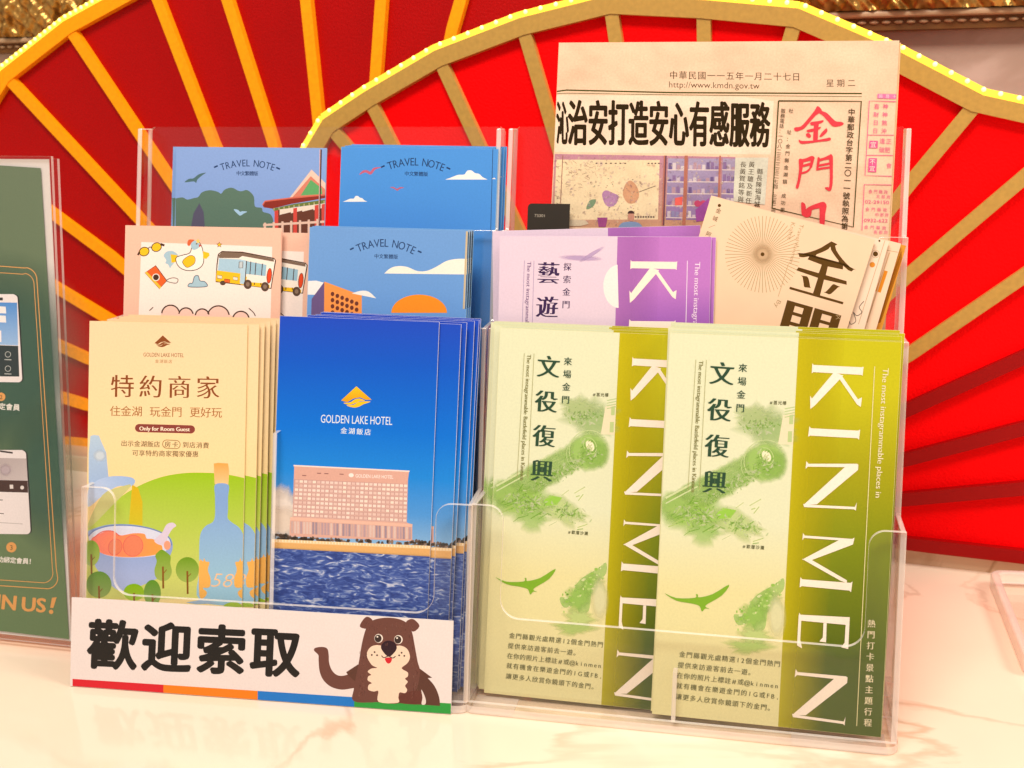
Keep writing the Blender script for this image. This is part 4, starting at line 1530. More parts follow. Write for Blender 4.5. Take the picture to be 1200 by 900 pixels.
# top tier right: clouds and red birds
N3 = Plane(OL, YL, 0.0585, LEAN)
cloudn = Sheet('notebook', 'blue notebook with white clouds and two small red birds', 'notebook', N3,
               (400, 172), (397, 262), (584, 175), '8CC4E8', 0.0011, group='blue notebooks', part='pages')
A = cloudn.art
A.poly(cloudn.quad(), '4C92DC', c2='4288D8', g=((490, 172), (490, 270)))
note_title(A, cB_(378, 296), cB_(537, 270), cB_(696, 306), cB_(352, 296), cB_(718, 306), cB_(484, 317), cB_(594, 320), 13.0)
bird(A, cB_, [(205, 325), (225, 300), (250, 297), (270, 305), (290, 283), (335, 280), (300, 293), (280, 318), (265, 322), (240, 310)], 'C2607A')
bird(A, cB_, [(385, 398), (405, 395), (425, 405), (445, 396), (468, 400), (445, 406), (428, 418), (410, 406)], 'B8647E')
cloud(A, cB_, 708, 352, 250, 54)
cloud(A, cB_, 108, 482, 144, 34)
cloud(A, cB_, 980, 349, 26, 8)
A.line(mp(cB_, [(988, 165), (975, 660)]), .8, '2C4C74')
A.build('cover_print', GLOSSY, cloudn.root)
cloudn.stack([(0.0012, 0.003, 0.0012, 0), (0.0022, 0.0060, 0.0020, 0.05), (0.0030, 0.0085, 0.0030, 0.1)], 'blue notebook behind the cloud one, its pale top and right edges showing', 'blue notebooks behind the cloud one')

# ------------------------------------------------------------------ newspaper, right rear pocket
PN = Plane(OR, YR, 0.0640, LEAN)
paper = Sheet('newspaper', 'folded newspaper with bold black headline and red brush title in the rear pocket', 'newspaper', PN,
              (655, 50), (645.5, 262), (1054, 48), 'EAC79E', 0.0012, part='front_page')
A = paper.art
A.poly(paper.quad(), 'EAC4A4', c2='ECCDAE', g=((850, 50), (850, 270)))
ik, ol = '43300F', '4A4A1E'
A.chars('中華民國一一五年一月二十七日', cE_(797, 240), (933, 90), 10.2, ik, ax=.004)
A.text('http://www.kmdn.gov.tw', cE_(770, 312), (890, 104), ik, h=7.0, ax=-.006)
A.chars('星期二', cF_(615, 204), cF_(752, 203), 9.6, ik, ax=.006)
A.line([cE_(112, 336), cE_(170, 328), cE_(800, 343), cF_(818, 271)], 1.7, ol)
A.line([cE_(112, 350), cE_(170, 346), cE_(800, 356), cF_(818, 291)], .7, ol)
A.poly([cE_(110, 356), cE_(1200, 366), cF_(255, 320), cF_(235, 660), cE_(100, 690)], 'F1D5BA')
hb = '2E2008'
A.chars('沁', cE_(146, 520), cE_(146, 520), 54, hb, ax=.052, ay=.02, wide=.27)
A.chars('治安打造安心有感服務', cE_(236, 518), (890.5, 146), 56, hb, ax=.050, ay=.018, wide=.42)
# press picture: map on an office wall, shelves, a seated person
A.poly(mp(cG_, [(100, 102), (1160, 120), (1130, 540), (80, 530)]), 'B98294', c2='C49474', g=(cG_(500, 100), cG_(480, 500)))
A.poly(mp(cG_, [(110, 135), (715, 138), (705, 486), (95, 488)]), 'E8D0A8')
A.line(mp(cG_, [(148, 110), (128, 520)]), 1.0, '9A6A5A')
rnd = random.Random(3)
for k in range(80):
    x, y = rnd.uniform(105, 360), rnd.uniform(140, 420)
    if x - 100 > (430 - y) * 1.1: continue
    A.line(mp(cG_, [(x, y), (x + rnd.uniform(-14, 22), y + rnd.uniform(-10, 12)), (x + rnd.uniform(0, 30), y + rnd.uniform(-6, 18))]), .5, rnd.choice(['A88A74', '8C7464', 'BC9C80']))
A.poly(spline(mp(cG_, [(500, 340), (515, 280), (545, 258), (580, 290), (595, 340), (575, 385), (530, 390)]), 4), 'D9A07A', a=.8)
A.poly(spline(mp(cG_, [(378, 340), (400, 315), (440, 330), (475, 350), (460, 395), (425, 412), (395, 395)]), 4), 'B987B4', a=.8)
A.poly(spline(mp(cG_, [(285, 420), (305, 375), (342, 370), (330, 405), (300, 425)]), 3), '7E9A78', a=.8)
A.line(mp(cG_, [(595, 325), (640, 308), (690, 290)]), .7, '6E5A4A')
for k in range(70):
    x, y = rnd.uniform(300, 600), rnd.uniform(230, 450)
    A.disc(*cG_(x, y), rnd.uniform(.3, .9), rnd.uniform(.3, .7), rnd.choice(['7C6A5C', '9C7E6A', 'B48E72', '6E8A70']), n=6)
    A.layer -= 1
A.layer += 1
for x in list(range(340, 520, 28)) + list(range(645, 715, 20)):
    A.line(mp(cG_, [(x, 157), (x + 11, 157)]), 1.2, '5A4A44')
for x in range(570, 690, 15):
    A.line(mp(cG_, [(x, 471), (x + 10, 471)]), 2.0, '6A5A52')
for x0, x1 in ((765, 862), (885, 1062), (1085, 1158)):
    A.poly(mp(cG_, [(x0, 128), (x1, 130), (x1 - 12, 490), (x0 - 14, 488)]), 'A89AB4', c2='8C6C9C', g=(cG_(x0, 128), cG_(x1, 480)))
    for j in range(5):
        y = 195 + j * 70
        A.line(mp(cG_, [(x0 - 4 - j * 2, y), (x1 - 2 - j * 2, y + 2)]), 1.1, 'DCC8C4')
        n = int((x1 - x0) / 24)
        for i in range(n):
            cx = x0 + (i + .5) * (x1 - x0) / n - j * 2
            h = rnd.uniform(16, 46)
            A.poly(mp(cG_, [(cx - 9, y - h), (cx + 9, y - h), (cx + 10, y - 2), (cx - 10, y - 2)]), rnd.choice(['8A6E98', 'C4B2BC', '6E5A86', 'B4909A', 'D2C4C4', '8C84A8']))
lay = A.layer
for k in range(520):
    A.layer = lay + k % 10
    x, y = rnd.uniform(95, 1150), rnd.uniform(110, 520)
    A.poly(mp(cG_, ellipse(x, y, rnd.uniform(3, 13), rnd.uniform(2, 8), rnd.uniform(0, 3), n=6)), rnd.choice(['F0DCBC', 'B89AA0', '8E6E74', 'D8B49A', 'C4A6B8', 'E8CCA8']), a=rnd.uniform(.12, .38))
A.layer = lay + 11
A.poly(mp(cG_, [(806, 360), (850, 352), (848, 402), (804, 404)]), 'E2625A')
for x in (938, 972):
    A.disc(*cG_(x, 393), 4.0, 3.8, 'C24A6E')
for x in (745, 752, 866, 876, 1070):
    A.line(mp(cG_, [(x, 112), (x - 14, 520)]), 1.8, 'B4705C' if x != 752 else '6E4450')
A.poly(mp(cG_, [(150, 500), (200, 488), (280, 490), (300, 512), (250, 525), (170, 525)]), 'CDBA9E')
A.poly(mp(cG_, [(350, 475), (410, 475), (400, 530), (358, 530)]), '9A4A82')
A.poly(mp(cG_, [(925, 430), (1005, 360), (995, 490), (930, 500)]), '9C4E9A')
A.poly(spline(mp(cG_, [(480, 545), (490, 510), (525, 500), (570, 500), (600, 512), (612, 545)]), 3), '7E93B8')
A.disc(*cG_(548, 470), 3.8, 5.4, 'C48C78'); A.poly(mp(cG_, ellipse(548, 452, 20, 18, a0=180, a1=360)), '4A3230')
# article text on its pale blue panel
A.poly([cF_(10, 680), cF_(222, 680), cH_(282, 200), cH_(100, 180), cH_(98, 130)], 'D6D2BE')
for t, a, b in (('縣長陳福海城', cF_(167, 770), cH_(236, 196)), ('黃王聰及新任', cF_(114, 725), cH_(186, 176)), ('長黃賀銘等與', cF_(60, 725), cH_(140, 168))):
    A.chars(t, a, b, 7.4, ik, vert=True, ax=.012, ay=.004)
A.line([cX_(93, 62), cX_(820, 66), cH_(800, 330), cH_(324, 220), cX_(93, 62)], 1.5, '4A4414')
red = 'E2404A'
BRUSH = [[(437, 108), (475, 152), (420, 190), (330, 292), (300, 314), (250, 330), (231, 316), (236, 296), (290, 286), (350, 222), (408, 150)],
         [(434, 112), (478, 152), (520, 170), (590, 238), (640, 246), (664, 258), (655, 275), (610, 288), (566, 284), (528, 242), (478, 188), (450, 168)],
         [(376, 250), (440, 240), (486, 232), (478, 252), (430, 270), (400, 277), (374, 273)],
         [(408, 258), (444, 252), (440, 330), (434, 412), (398, 416), (400, 330)],
         [(344, 318), (420, 300), (464, 290), (450, 313), (400, 331), (348, 337)],
         [(335, 352), (360, 345), (378, 370), (364, 388), (338, 374)],
         [(498, 315), (515, 303), (520, 332), (480, 372), (452, 378), (470, 345)],
         [(270, 402), (300, 414), (400, 410), (500, 394), (542, 384), (553, 398), (535, 413), (450, 422), (380, 432), (300, 440), (276, 427)],
         [(270, 578), (300, 573), (312, 590), (306, 640), (288, 740), (268, 825), (251, 832), (245, 815), (260, 760), (273, 660)],
         [(288, 580), (340, 564), (382, 546), (407, 556), (403, 576), (350, 592), (298, 602)],
         [(378, 560), (406, 557), (394, 620), (382, 652), (363, 658), (372, 600)],
         [(298, 628), (350, 611), (387, 604), (381, 623), (340, 637), (300, 644)],
         [(296, 690), (340, 674), (377, 639), (374, 662), (345, 692), (298, 706)],
         [(438, 558), (457, 570), (450, 620), (440, 667), (423, 670), (430, 610)],
         [(453, 572), (500, 557), (540, 538), (568, 547), (563, 571), (500, 582), (454, 592)],
         [(538, 545), (568, 545), (570, 640), (568, 780), (556, 842), (540, 855), (519, 847), (498, 825), (520, 819), (538, 814), (543, 700)],
         [(448, 622), (500, 611), (544, 604), (543, 621), (495, 632), (446, 638)],
         [(434, 655), (490, 644), (544, 639), (543, 656), (485, 664), (434, 672)]]
for p in BRUSH:
    A.poly(spline(mp(cX_, p), 3), red)
for p in ([(496, 186), (514, 192), (522, 215), (519, 258), (512, 266), (498, 258), (494, 215)], [(512, 240), (540, 212), (600, 188), (626, 183), (642, 200), (630, 216), (590, 222), (556, 232), (524, 262), (508, 268)],
          [(604, 196), (642, 198), (636, 250), (629, 320), (604, 320), (602, 240)], [(508, 255), (545, 238), (556, 224), (550, 266), (520, 274)]):
    A.poly(spline(mp(cH_, p), 3), red)
A.chars('中華郵政台字第二〇一一號執照為第二類', cX_(735, 160), (988.5, 283), 8.6, ik, vert=True, ax=.01, ay=.006)
A.chars('服務電話：一〇八二三二二三二七四．三五二四', cX_(133, 150), (906, 248), 5.6, ik, vert=True, ax=.004)
A.chars('社　　址：金門縣金湖鎮　成功里', cX_(203, 150), (917, 246), 5.6, ik, vert=True, ax=.004)
pk = 'E85C8C'
A.poly(mp(cX_, [(962, 0), (1140, 4), (1140, 46), (960, 40)]), 'E97AA8')
A.chars('國曆十', cX_(990, 20), cX_(1110, 24), 4.6, 'F7C8D2')
A.line(mp(cX_, [(1140, 70), (890, 62), (852, 718), (1095, 725)]), .9, pk)
A.line(mp(cX_, [(875, 362), (1120, 364)]), .7, pk); A.line(mp(cX_, [(866, 540), (1110, 542)]), .7, pk)
A.chars('喜財日日', cX_(955, 112), cX_(942, 325), 6.6, pk, vert=True, ax=.006)
A.chars('神神煞沖', cX_(1032, 112), cX_(1018, 328), 6.6, pk, vert=True, ax=.006)
A.poly(mp(cX_, [(892, 412), (966, 414), (962, 480), (886, 476)]), pk); A.chars('宜', cX_(925, 446), cX_(925, 446), 7.5, 'F8D8C8')
A.poly(mp(cX_, [(884, 566), (958, 566), (950, 690), (878, 686)]), pk); A.chars('不宜', cX_(918, 598), cX_(915, 656), 7.0, 'F8D8C8', vert=True)
A.chars('逢正', cX_(1005, 415), cX_(1060, 418), 6.8, pk); A.chars('破肥', cX_(1000, 492), cX_(1050, 494), 6.8, pk)
A.chars('會', cX_(1062, 632), cX_(1062, 632), 6.4, pk)
A.line([cX_(1090, 802), cX_(845, 798), cH_(850, 350)], .9, pk)
A.chars('金門縣政', cH_(900, 122), cH_(990, 126), 4.7, pk); A.chars('北部府', cH_(945, 152), cH_(1005, 155), 4.7, pk)
A.text('02-29150', cH_(868, 192), cH_(1008, 196), pk, h=3.9)
A.chars('金門縣政', cH_(882, 226), cH_(985, 230), 4.7, pk); A.chars('中部府', cH_(938, 258), cH_(995, 260), 4.7, pk)
A.text('0932-622', cH_(862, 300), cH_(1000, 303), pk, h=3.9)
A.chars('金門縣政', cH_(875, 330), cH_(980, 336), 4.7, pk); A.chars('南部府', cH_(930, 360), cH_(990, 362), 4.7, pk)
A.build('newsprint', NEWS, paper.root)
for k, (du, dn, dv, dz) in enumerate(((0.0010, 0.0015, -0.0012, .1), (0.0006, 0.003, -0.0022, -.1), (0.0014, 0.0045, -0.0030, .15))):
    bm = bmesh.new()
    nx = 30                                                    # inner leaves with slightly wavy edges
    vs0 = []
    for t in (0.0, 0.0008):
        vs0.append([bm.verts.new((0.0015 + (paper.w + du - 0.0015) * i / nx, dn + t, paper.h + dv + 0.0004 * math.sin(i * .9 + k * 2))) for i in range(nx + 1)])
        vs0.append([bm.verts.new((0.0015 + (paper.w + du - 0.0015) * i / nx, dn + t, 0.004)) for i in range(nx + 1)])
    for i in range(nx):
        bm.faces.new((vs0[0][i], vs0[0][i + 1], vs0[1][i + 1], vs0[1][i])); bm.faces.new((vs0[2][i], vs0[2][i + 1], vs0[3][i + 1], vs0[3][i]))
        bm.faces.new((vs0[0][i], vs0[0][i + 1], vs0[2][i + 1], vs0[2][i]))
    bm.faces.new((vs0[0][nx], vs0[1][nx], vs0[3][nx], vs0[2][nx]))
    mesh_obj('inner_leaf', bm, mat('paper_inner_leaf', lin('E4BE92'), 0.8, 0.15, noise=.05, nscale=80), paper.root)

# ------------------------------------------------------------------ small black card between notebooks and newspaper
PK = Plane(OR, YR, 0.0580, LEAN)
M_ = PK.matrix(*PK.uv(617, 285))
root = empty('card', M_, 'small black card with rounded corner peeking out left of the newspaper', 'card')
a, b = PK.uv(617, 285), PK.uv(668, 239)
w, h = (b - a).x, (b - a).y
bm = bmesh.new()
r = 0.0022
prism(bm, [(0, -0.06), (w, -0.06), (w, h)] + arc(r, h - r, r, 90, 180, 5), lambda x, y, t: (x, t, y), 0.0, 0.0006)
mesh_obj('plate', bm, mat('black_card', lin('2E2418', 0.8), .45, .35, noise=.06, nscale=90), root)
A = Art(lambda x, y: tuple(PK.uv(x, y) - a))
A.text('73301', (626.5, 254.2), (638.3, 254.4), 'C9BCA6', h=3.2, ax=-.012)
A.build('number', MATTE, root)

# ------------------------------------------------------------------ tilted beige travel booklets, right of the purple leaflets
PT = Plane(OR, YR, 0.0350, LEAN)


def tilted(name, label, plane, tl, tr, low, length, paper_c, thick, group=None):
    """a booklet standing askew: tl, tr its top corners, low a second point of its left edge"""
    a, b = plane.uv(*tl), plane.uv(*tr)
    r = (b - a).normalized()
    d = Vector((-r.y, r.x))
    bl = a - d * length
    rot = math.atan2(d.x, d.y)
    root = empty(name, plane.matrix(bl.x, bl.y, rot), label, 'booklet', group)
    w = (b - a).length
    bm = bmesh.new(); box(bm, 0, w, 0, thick, 0, length)
    mesh_obj('pages', bm, mat('paper_' + paper_c, lin(paper_c), .6, .25, noise=.03, nscale=60), root)
    A = Art(lambda x, y: ((plane.uv(x, y) - bl).dot(r), (plane.uv(x, y) - bl).dot(d)))
    A.rect = (w, length)
    return root, A, w


# each stands on the pocket floor: its length is what is left below its top corner
root, A, w = tilted('booklet', 'front beige travel booklet with large brown characters and a drawn sunburst', PT, (833.5, 229), (1025.5, 281), (824, 268), 0.170, 'F0CDAA', .0015, 'beige booklets')
bw = '5A3C0C'
hc = cH_(268, 490)
for k in range(60):
    t = math.radians(6 * k)
    A.line([(hc[0] + 5 * math.cos(t), hc[1] + 5 * math.sin(t)), (hc[0] + 44 * math.cos(t), hc[1] + 45 * math.sin(t))], .55, 'A08458')
    A.layer -= 1
A.layer += 1
A.soft(hc[0], hc[1], 12, 12, 'D8B48C', .7)
A.disc(hc[0], hc[1], 2.3, None, bw)
A.disc(*cH_(15, 204), 1.9, None, bw)
sl = math.radians(16)
A.glyph('金', cH_(412, 676), (72 * math.cos(sl), 72 * math.sin(sl)), (78 * math.sin(sl), -78 * math.cos(sl)), bw, .020, -.016, 6).up()
A.glyph('門', cH_(310, 1040), (74 * math.cos(sl), 74 * math.sin(sl)), (76 * math.sin(sl), -76 * math.cos(sl)), bw, .034, -.004, 6).up()
A.chars('金城／阿', cH_(10, 235), cH_(-48, 372), 6.4, bw, vert=True, ax=.004)
A.text('Travel Kinmen', cH_(488, 312), cH_(424, 540), 'A88A60', h=4.6, ax=-.012, ay=-.012)
A.text('Knitre', cH_(436, 302), cH_(414, 400), 'A88A60', h=5, ax=-.012, ay=-.012)
A.line(mp(cH_, [(420, 545), (360, 738)]), .6, 'B89A70')
A.text('By', cH_(356, 756), cH_(336, 796), 'A88A60', h=5, ax=-.01, ay=-.01)
A.chars('文', cH_(712, 856), cH_(712, 856), 6.5, 'B89A70')
A.build('cover_print', MATTE, root)
specs = [(.0035, (845, 236), (1042, 283), 'F1D6BC', 'white booklet with a black and an orange dot, just behind the front beige booklet'),
         (.0068, (850, 235), (1056, 285.5), 'EFCFB0', 'white booklet with an orange block on its spine side, third in the tilted row'),
         (.0100, (850, 236), (1062, 288), 'D9932C', 'mustard orange booklet in the tilted row, its corner poking up by the holder edge')]
for k, (dn, tl, tr, pc, lb) in enumerate(specs):
    pl = Plane(OR, YR, 0.0350 + dn, LEAN)
    root, A, w = tilted('booklet', lb, pl, tl, tr, None, 0.172, pc, .0016, 'beige booklets')
    if k == 0:
        A.line(mp(cH_, [(988, 400), (830, 900)]), .7, 'C4A07C')
        A.disc(*cH_(930, 488), 3.0, None, bw); A.line(ellipse(*cH_(930, 488), 4.4, 4.4), .5, 'B89A70', closed=True)
        A.disc(*cH_(911, 551), 3.2, None, 'D98A2C'); A.disc(*cH_(953, 411), 1.2, None, bw)
        A.line(spline(mp(cH_, [(862, 765), (835, 800), (850, 830), (820, 850), (800, 830), (815, 880), (785, 900), (775, 870), (790, 840)]), 4, False), .8, '4A4038')
    if k == 1:
        A.poly(mp(cH_, [(975, 582), (1002, 590), (960, 715), (930, 706)]), 'D9861E')
        A.line(mp(cH_, [(990, 465), (1060, 478)]), .6, 'B89A70')
        A.line(mp(cH_, [(1012, 480), (880, 890)]), 1.4, 'CDA882')
    if k == 2:
        A.poly(mp(cH_, [(1082, 470), (1085, 520), (960, 890), (915, 900)]), 'B56E12', a=.7)
        A.line(mp(cH_, [(1152, 446), (1000, 900)]), 1.0, 'F0CFA0')
    A.layer = max(A.layer, 3)
    A.build('cover_print', MATTE, root)

# ------------------------------------------------------------------ welcome card on the front of the left holder
PW = Plane(OK_, YL, 0.0, LEAN)
card = Sheet('welcome_card', 'white laminated welcome card with black lettering and a drawn brown animal', 'card', PW,
             (84, 700), (84.5, 806), (531.5, 722), 'E4DAD6', 0.0009, floor=0.0004, part='backing', level=True)
card.root['category'] = 'sign'
A = card.art
A.poly(card.quad(), 'EBDDD8')
z9 = crop(0, 600, 1 / 3)
for p, q, c in ((85, 191.5, 'D81E2C'), (191.5, 302, 'F08018'), (302, 415, '1C78CC'), (415, 531.5, '2E9A3E')):
    y = lambda x: 795.5 + (x - 85) * (824.5 - 795.5) / 446
    A.poly([(p, y(p)), (q, y(q)), (q, y(q) + 24), (p, y(p) + 24)], c)
A.build('card_print', LAMI, card.root)
A.chars('歡迎索取', z9(396, 466), z9(968, 492), 60, '1E1A16', ax=.034, ay=.032, res=6)
A.build('lettering', LAMI, card.root)
fur, fur2, pale_ = '6C4238', '5C382C', 'F4D6BC'
A.poly(spline(mp(cO_, [(405, 662), (408, 588), (395, 582), (330, 590), (262, 572), (212, 528), (188, 470), (182, 400), (180, 368), (154, 342), (156, 326), (182, 318), (218, 318), (240, 332), (247, 372), (250, 420), (270, 470), (310, 500), (370, 492), (430, 440), (440, 560), (560, 620), (560, 668)]), 4), fur)
A.poly(mp(cO_, [(358, 478), (435, 428), (440, 560), (370, 497)]), fur2)
A.poly(mp(cO_, [(822, 450), (908, 514), (880, 516)] + spline([(880, 516), (915, 555), (940, 600), (955, 650), (958, 694)], 4, False) + [(690, 676), (700, 470)]), fur2)
A.poly(spline(mp(cO_, [(500, 172), (540, 142), (620, 130), (700, 140), (755, 172), (780, 225), (795, 300), (815, 410), (830, 480), (800, 600), (700, 676), (560, 670), (410, 664), (412, 560), (440, 410), (458, 300), (478, 220)]), 5), fur)
A.poly(spline(mp(cO_, [(446, 188), (464, 146), (490, 124), (516, 134), (530, 160), (496, 200)]), 3), fur)
A.poly(spline(mp(cO_, [(740, 165), (765, 140), (796, 144), (827, 184), (784, 220)]), 3), fur)
A.poly(spline(mp(cO_, [(690, 640), (740, 608), (840, 596), (848, 640), (842, 684), (690, 674)]), 3), '64342A')
A.poly(mp(cO_, spline([(838, 590), (856, 620), (868, 660), (862, 684), (840, 682), (846, 640)], 3)), 'E6D6CE')
for x, y in ((566, 262), (692, 270)):
    A.disc(*cO_(x, y), 5.0, 5.2, 'F4E6D8'); A.disc(*cO_(x - 3, y + 1), 4.1, 4.5, '3A2A26'); A.disc(*cO_(x - 8, y - 10), 1.0, 1.0, 'F4E6D8')
A.poly(spline(mp(cO_, [(490, 370), (512, 320), (560, 305), (630, 320), (700, 308), (748, 330), (766, 380), (750, 420), (715, 448), (722, 462), (752, 480), (752, 505), (735, 520), (752, 540), (735, 565), (748, 590), (735, 612), (700, 608), (692, 640), (688, 674), (566, 668), (564, 600), (535, 602), (500, 590), (502, 560), (522, 548), (496, 530), (500, 505), (518, 495), (496, 475), (520, 455), (556, 450), (520, 430)]), 4), pale_)
A.poly(spline(mp(cO_, [(580, 318), (600, 285), (632, 277), (668, 290), (682, 325), (660, 360), (630, 380), (600, 355)]), 4), '2E1620')
A.poly(spline(mp(cO_, [(608, 388), (648, 386), (646, 412), (628, 424), (612, 410)]), 3), 'D2202C')
A.line(spline(mp(cO_, [(584, 372), (600, 386), (628, 376), (656, 388), (674, 376)]), 4, False), 1.1, '3A1E1E')
for x, y in ((540, 350), (522, 368), (556, 370), (713, 354), (697, 371), (730, 374)):
    A.disc(*cO_(x, y), 1.1, None, '3A2420', n=10)
lay = A.layer
for k in range(150):                                            # crayon strokes in the fur
    A.layer = lay + k % 5
    x, y = rnd.uniform(440, 810), rnd.uniform(150, 640)
    if 490 < x < 770 and 300 < y: x = rnd.choice([rnd.uniform(440, 490), rnd.uniform(770, 815)])
    if x > 800 and y < 420 or x < 470 and y < 300: continue
    if abs(y - 265) < 40 and (530 < x < 600 or 655 < x < 725): continue
    A.line(mp(cO_, [(x, y), (x + rnd.uniform(-5, 5), y + rnd.uniform(8, 22))]), rnd.uniform(.3, .6), rnd.choice(['9A6A5E', '84564A', '5A2E26']), a=.6)
A.build('animal_drawing', LAMI, card.root)

# ------------------------------------------------------------------ green poster in its acrylic stand, far left
GB = ground(84, 770)
PS = Plane(GB, math.radians(13), 0.006, 7)
uv = PS.uv
us = uv(56, 188); ub = uv(83.5, 752)
wht = Art(None)
M_ = PS.matrix(ub.x, 0.0)
root = empty('poster_stand', M_, 'dark green framed poster in a clear acrylic stand at the far left', 'poster stand')
left = uv(-330, 190).x - ub.x
loc = lambda x, y: (uv(x, y).x - ub.x, uv(x, y).y)
top = loc(56, 186.5)[1]
tilt = loc(56, 188)[0]
bm = bmesh.new()
bz = loc(84, 752)[1]
prism(bm, [(left, bz), (0.0, bz), (tilt, top), (left, top)], lambda a, b, t: (a, t, b), 0.0008, 0.0014)
mesh_obj('poster', bm, mat('poster_paper', lin('E8E0DC'), .55, .3, noise=.02), root)
bm = bmesh.new()
e_x = 0.0035
prism(bm, [(left, 0.004), (e_x - .002, 0.004), (tilt + e_x, top + .0015), (left, top + .0015)], lambda a, b, t: (a, t, b), -0.0022, 0.0, 0, 1)
mesh_obj('front_panel', bm, [ACR, EDGE], root)
bm = bmesh.new()
prism(bm, [(left, 0.004), (e_x - .001, 0.004), (tilt + e_x + .001, top + .0005), (left, top + .0005)], lambda a, b, t: (a, t, b), 0.0022, 0.0044, 0, 1)
mesh_obj('back_panel', bm, [ACR, EDGE], root)
A = Art(lambda x, y: loc(x, y))
gr = '3F5F4E'
A.poly([(-326, 172), (47.8, 197), (81, 749), (-326, 700)], '6C7C62', c2='668058', g=((0, 195), (0, 750)))
A.soft(0, 420, 120, 130, '44685A', .7); A.soft(60, 560, 60, 90, '446C5E', .6)
gold = 'E2A25C'
A.line(mp(cI_, [(-600, 350), (85, 402)] + arc(85, 445, 45, -85, -10, 8)[1:]) + mp(cJ_, [(198, 560)] + arc(165, 592, 38, 0, 85, 6) + [(-600, 580)]), 1.0, gold)
A.line(mp(cI_, [(-600, 378), (80, 424)] + arc(80, 460, 40, -85, -10, 8)[1:]) + mp(cJ_, [(184, 555)] + arc(152, 575, 34, 0, 85, 6) + [(-600, 560)]), .8, gold)


def phone(A, c, x1, y0, y1, kind):
    pts = [(-260, y0)] + [(x1 - 14, y0)] + arc(x1 - 14, y0 + 16, 14, -85, 0, 5)[1:] + [(x1 + 2 + (y1 - y0) * .045, y1 - 16)] + arc(x1 - 12 + (y1 - y0) * .045, y1 - 16, 14, 5, 85, 5)[1:] + [(-260, y1 - 6)]
    A.poly(mp(c, [(x + 5, y) for x, y in pts]), '2A2A2A')
    A.poly(mp(c, pts), 'EFE6E6')
    if kind:
        A.poly(mp(c, [(-250, y0 + 26), (x1 - 2, y0 + 30), (x1 + 2, y0 + 180), (-250, y0 + 170)]), '4E8ED8', c2='9CC0EA', g=(c(0, y0 + 20), c(0, y0 + 180)))
        A.poly(mp(c, [(-250, y0 + 172), (x1 + 2, y0 + 182), (x1 + 6, y1 - 22), (-250, y1 - 26)]), '333E40')
        for yy in (42, 74): A.poly(mp(c, [(-20, y0 + yy), (20, y0 + yy + 2), (22, y0 + yy + 26), (-20, y0 + yy + 24)]), 'F4F0F0')
        for yy in (128,): A.poly(mp(c, [(-60, y0 + yy), (4, y0 + yy), (5, y0 + yy + 40), (-60, y0 + yy + 40)]), 'F4F0F0')
        for yy in (212, 262): A.line(ellipse(*c(28, y0 + yy), 3.2, 3.2), .6, 'C9CCC8', closed=True); A.line(mp(c, [(16, y0 + yy + 18), (40, y0 + yy + 19)]), .9, 'C9CCC8')
        A.poly(mp(c, [(-10, y0 + 12), (10, y0 + 12), (10, y0 + 22), (-10, y0 + 22)]), '3A3A3A')
    else:
        A.poly(mp(c, [(-250, y0 + 22), (x1 + 1, y0 + 30), (x1 + 5, y0 + 110), (-250, y0 + 100)]), 'A89898', c2='CFC4C4', g=(c(0, y0 + 30), c(60, y0 + 100)))
        A.poly(mp(c, [(-250, y0 + 100), (x1 + 5, y0 + 108), (x1 + 7, y0 + 150), (-250, y0 + 140)]), '4A3430')
        A.poly(mp(c, [(34, y0 + 122), (46, y0 + 122), (47, y0 + 136), (35, y0 + 136)]), 'E8E0DC'); A.disc(*c(78, y0 + 132), 2.2, None, 'E8E0DC')
        A.soft(*c(20, y0 + 70), 8, 8, 'C8B8C0', .8)
        A.line(mp(c, [(-10, y0 + 175), (10, y0 + 176)]), 1, '6A6060'); A.line(mp(c, [(-10, y0 + 222), (14, y0 + 224)]), 1, '6A6060')
        A.line(mp(c, [(-20, y0 + 254), (80, y0 + 260)]), .7, 'B8AEAE'); A.line(mp(c, [(0, y0 + 4), (45, y0 + 10)]), 2.0, '3A3030')


phone(A, cI_, 62, 494, 806, True)
phone(A, cJ_, 92, 142, 440, False)
A.disc(*cI_(4, 855), 5.0, None, gold); A.disc(*cJ_(40, 484), 6.0, None, gold)
A.chars('2', cI_(4, 855), cI_(4, 855), 7, '4A4A30'); A.chars('3', cJ_(40, 484), cJ_(40, 484), 8, '4A4A30')
A.chars('點選綁定會員', cI_(-68, 884), cI_(58, 892), 8.2, 'F1ECE4', ax=.02, ay=.02)
A.chars('成功綁定會員！', cJ_(-20, 525), cJ_(112, 534), 7.4, 'F1ECE4', ax=.02, ay=.02)
A.text('JOIN', (-34, 710.0), (18.5, 715), gold, h=17.0, ax=.035, ay=.02)
A.text('US', (25, 715.5), (53.5, 717.5), gold, h=16.4, ax=.035, ay=.02)
A.poly([(61, 700.5), (66.5, 699.8), (62.6, 712.5), (58.8, 712.3)], gold)
A.disc(60, 717, 2.6, None, gold)
A.build('poster_print', MATTE, root)
bm = bmesh.new()                                                # the stand's foot on the counter
box(bm, left, 0.004, -0.030, 0.030, 0.0, 0.0045, 0)
o = mesh_obj('foot', bm, SOLID, root)
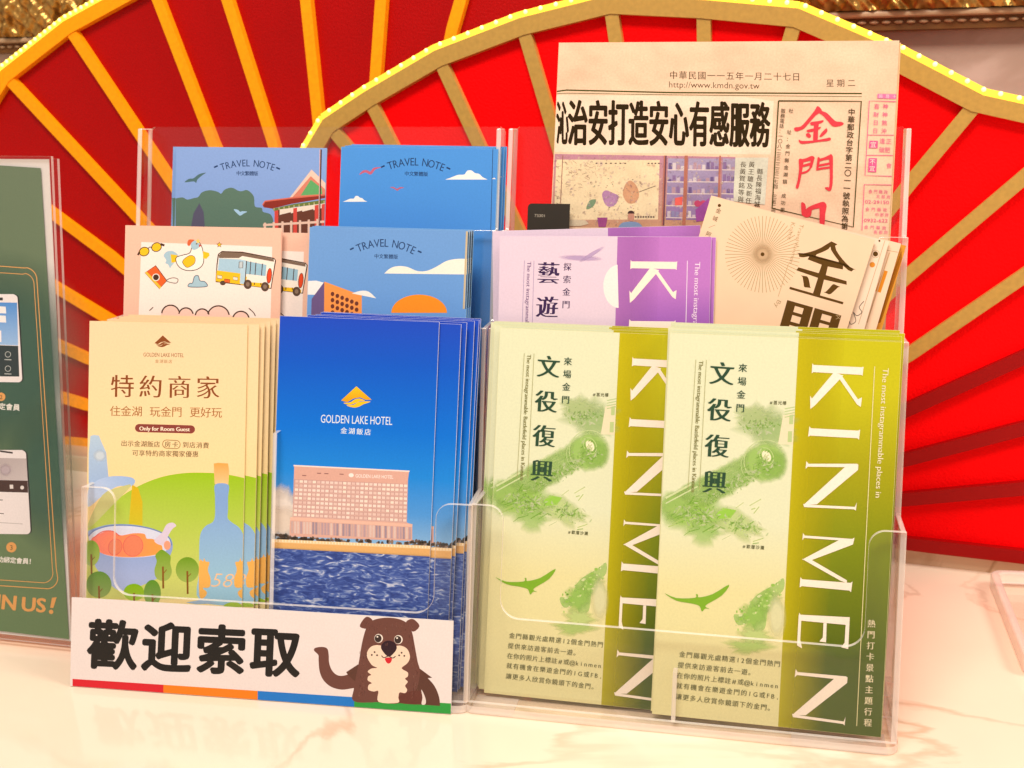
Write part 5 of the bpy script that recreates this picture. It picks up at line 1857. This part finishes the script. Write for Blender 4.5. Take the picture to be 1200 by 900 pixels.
o.rotation_euler = (math.radians(7), 0, 0)
o.location = (0, 0, -0.0052)

# ------------------------------------------------------------------ clear acrylic tray at the right edge
t0, t1, t2 = ground(1156, 686), ground(1225, 686 + 3), ground(1200, 803)
U_ = (t1 - t0).normalized()
ang = math.atan2(-U_.y, U_.x)
L_ = (t2 - t0)
root = empty('acrylic_tray', Matrix.Translation(t0) @ Matrix.Rotation(-ang, 4, 'Z'), 'clear acrylic tray lying on the marble counter at the right edge', 'tray')
Mi = root.matrix_world.inverted()
e2 = Mi @ t2
d2 = Vector((e2.x, e2.y)).normalized()
far = 0.14
c0 = Vector((0.004, -0.001)); c1 = Vector((0.16, -0.001)); c2 = c1 + d2 * far; c3 = c0 + d2 * far


def rounded(c, inset, r):
    pts = []
    ctr = sum(c, Vector((0, 0))) / 4
    q = [p + (ctr - p).normalized() * inset for p in c]
    for i in range(4):
        p0, p1, p2 = q[i - 1], q[i], q[(i + 1) % 4]
        a, b = p1 + (p0 - p1).normalized() * r, p1 + (p2 - p1).normalized() * r
        for k in range(7):
            t = k / 6
            pts.append(tuple(a * (1 - t) ** 2 + p1 * 2 * t * (1 - t) + b * t * t))
    return pts


bm = bmesh.new()
oo, ii = rounded([c0, c1, c2, c3], -0.004, .010), rounded([c0, c1, c2, c3], 0.003, .006)
zt = 0.011
n = len(oo)
V0 = [bm.verts.new((x, y, 0.0005)) for x, y in oo]; V1 = [bm.verts.new((x, y, zt)) for x, y in oo]
V2 = [bm.verts.new((x, y, zt)) for x, y in ii]; V3 = [bm.verts.new((x, y, 0.003)) for x, y in ii]
for i in range(n):
    j = (i + 1) % n
    for a_, b_ in ((V0, V1), (V1, V2), (V2, V3)):
        bm.faces.new((a_[i], a_[j], b_[j], b_[i])).material_index = 1
bm.faces.new(V3); bm.faces.new(list(reversed(V0)))
o = mesh_obj('tray_body', bm, [ACR, EDGE], root)
bv = o.modifiers.new('round', 'BEVEL'); bv.width = .0012; bv.segments = 2; bv.limit_method = 'ANGLE'
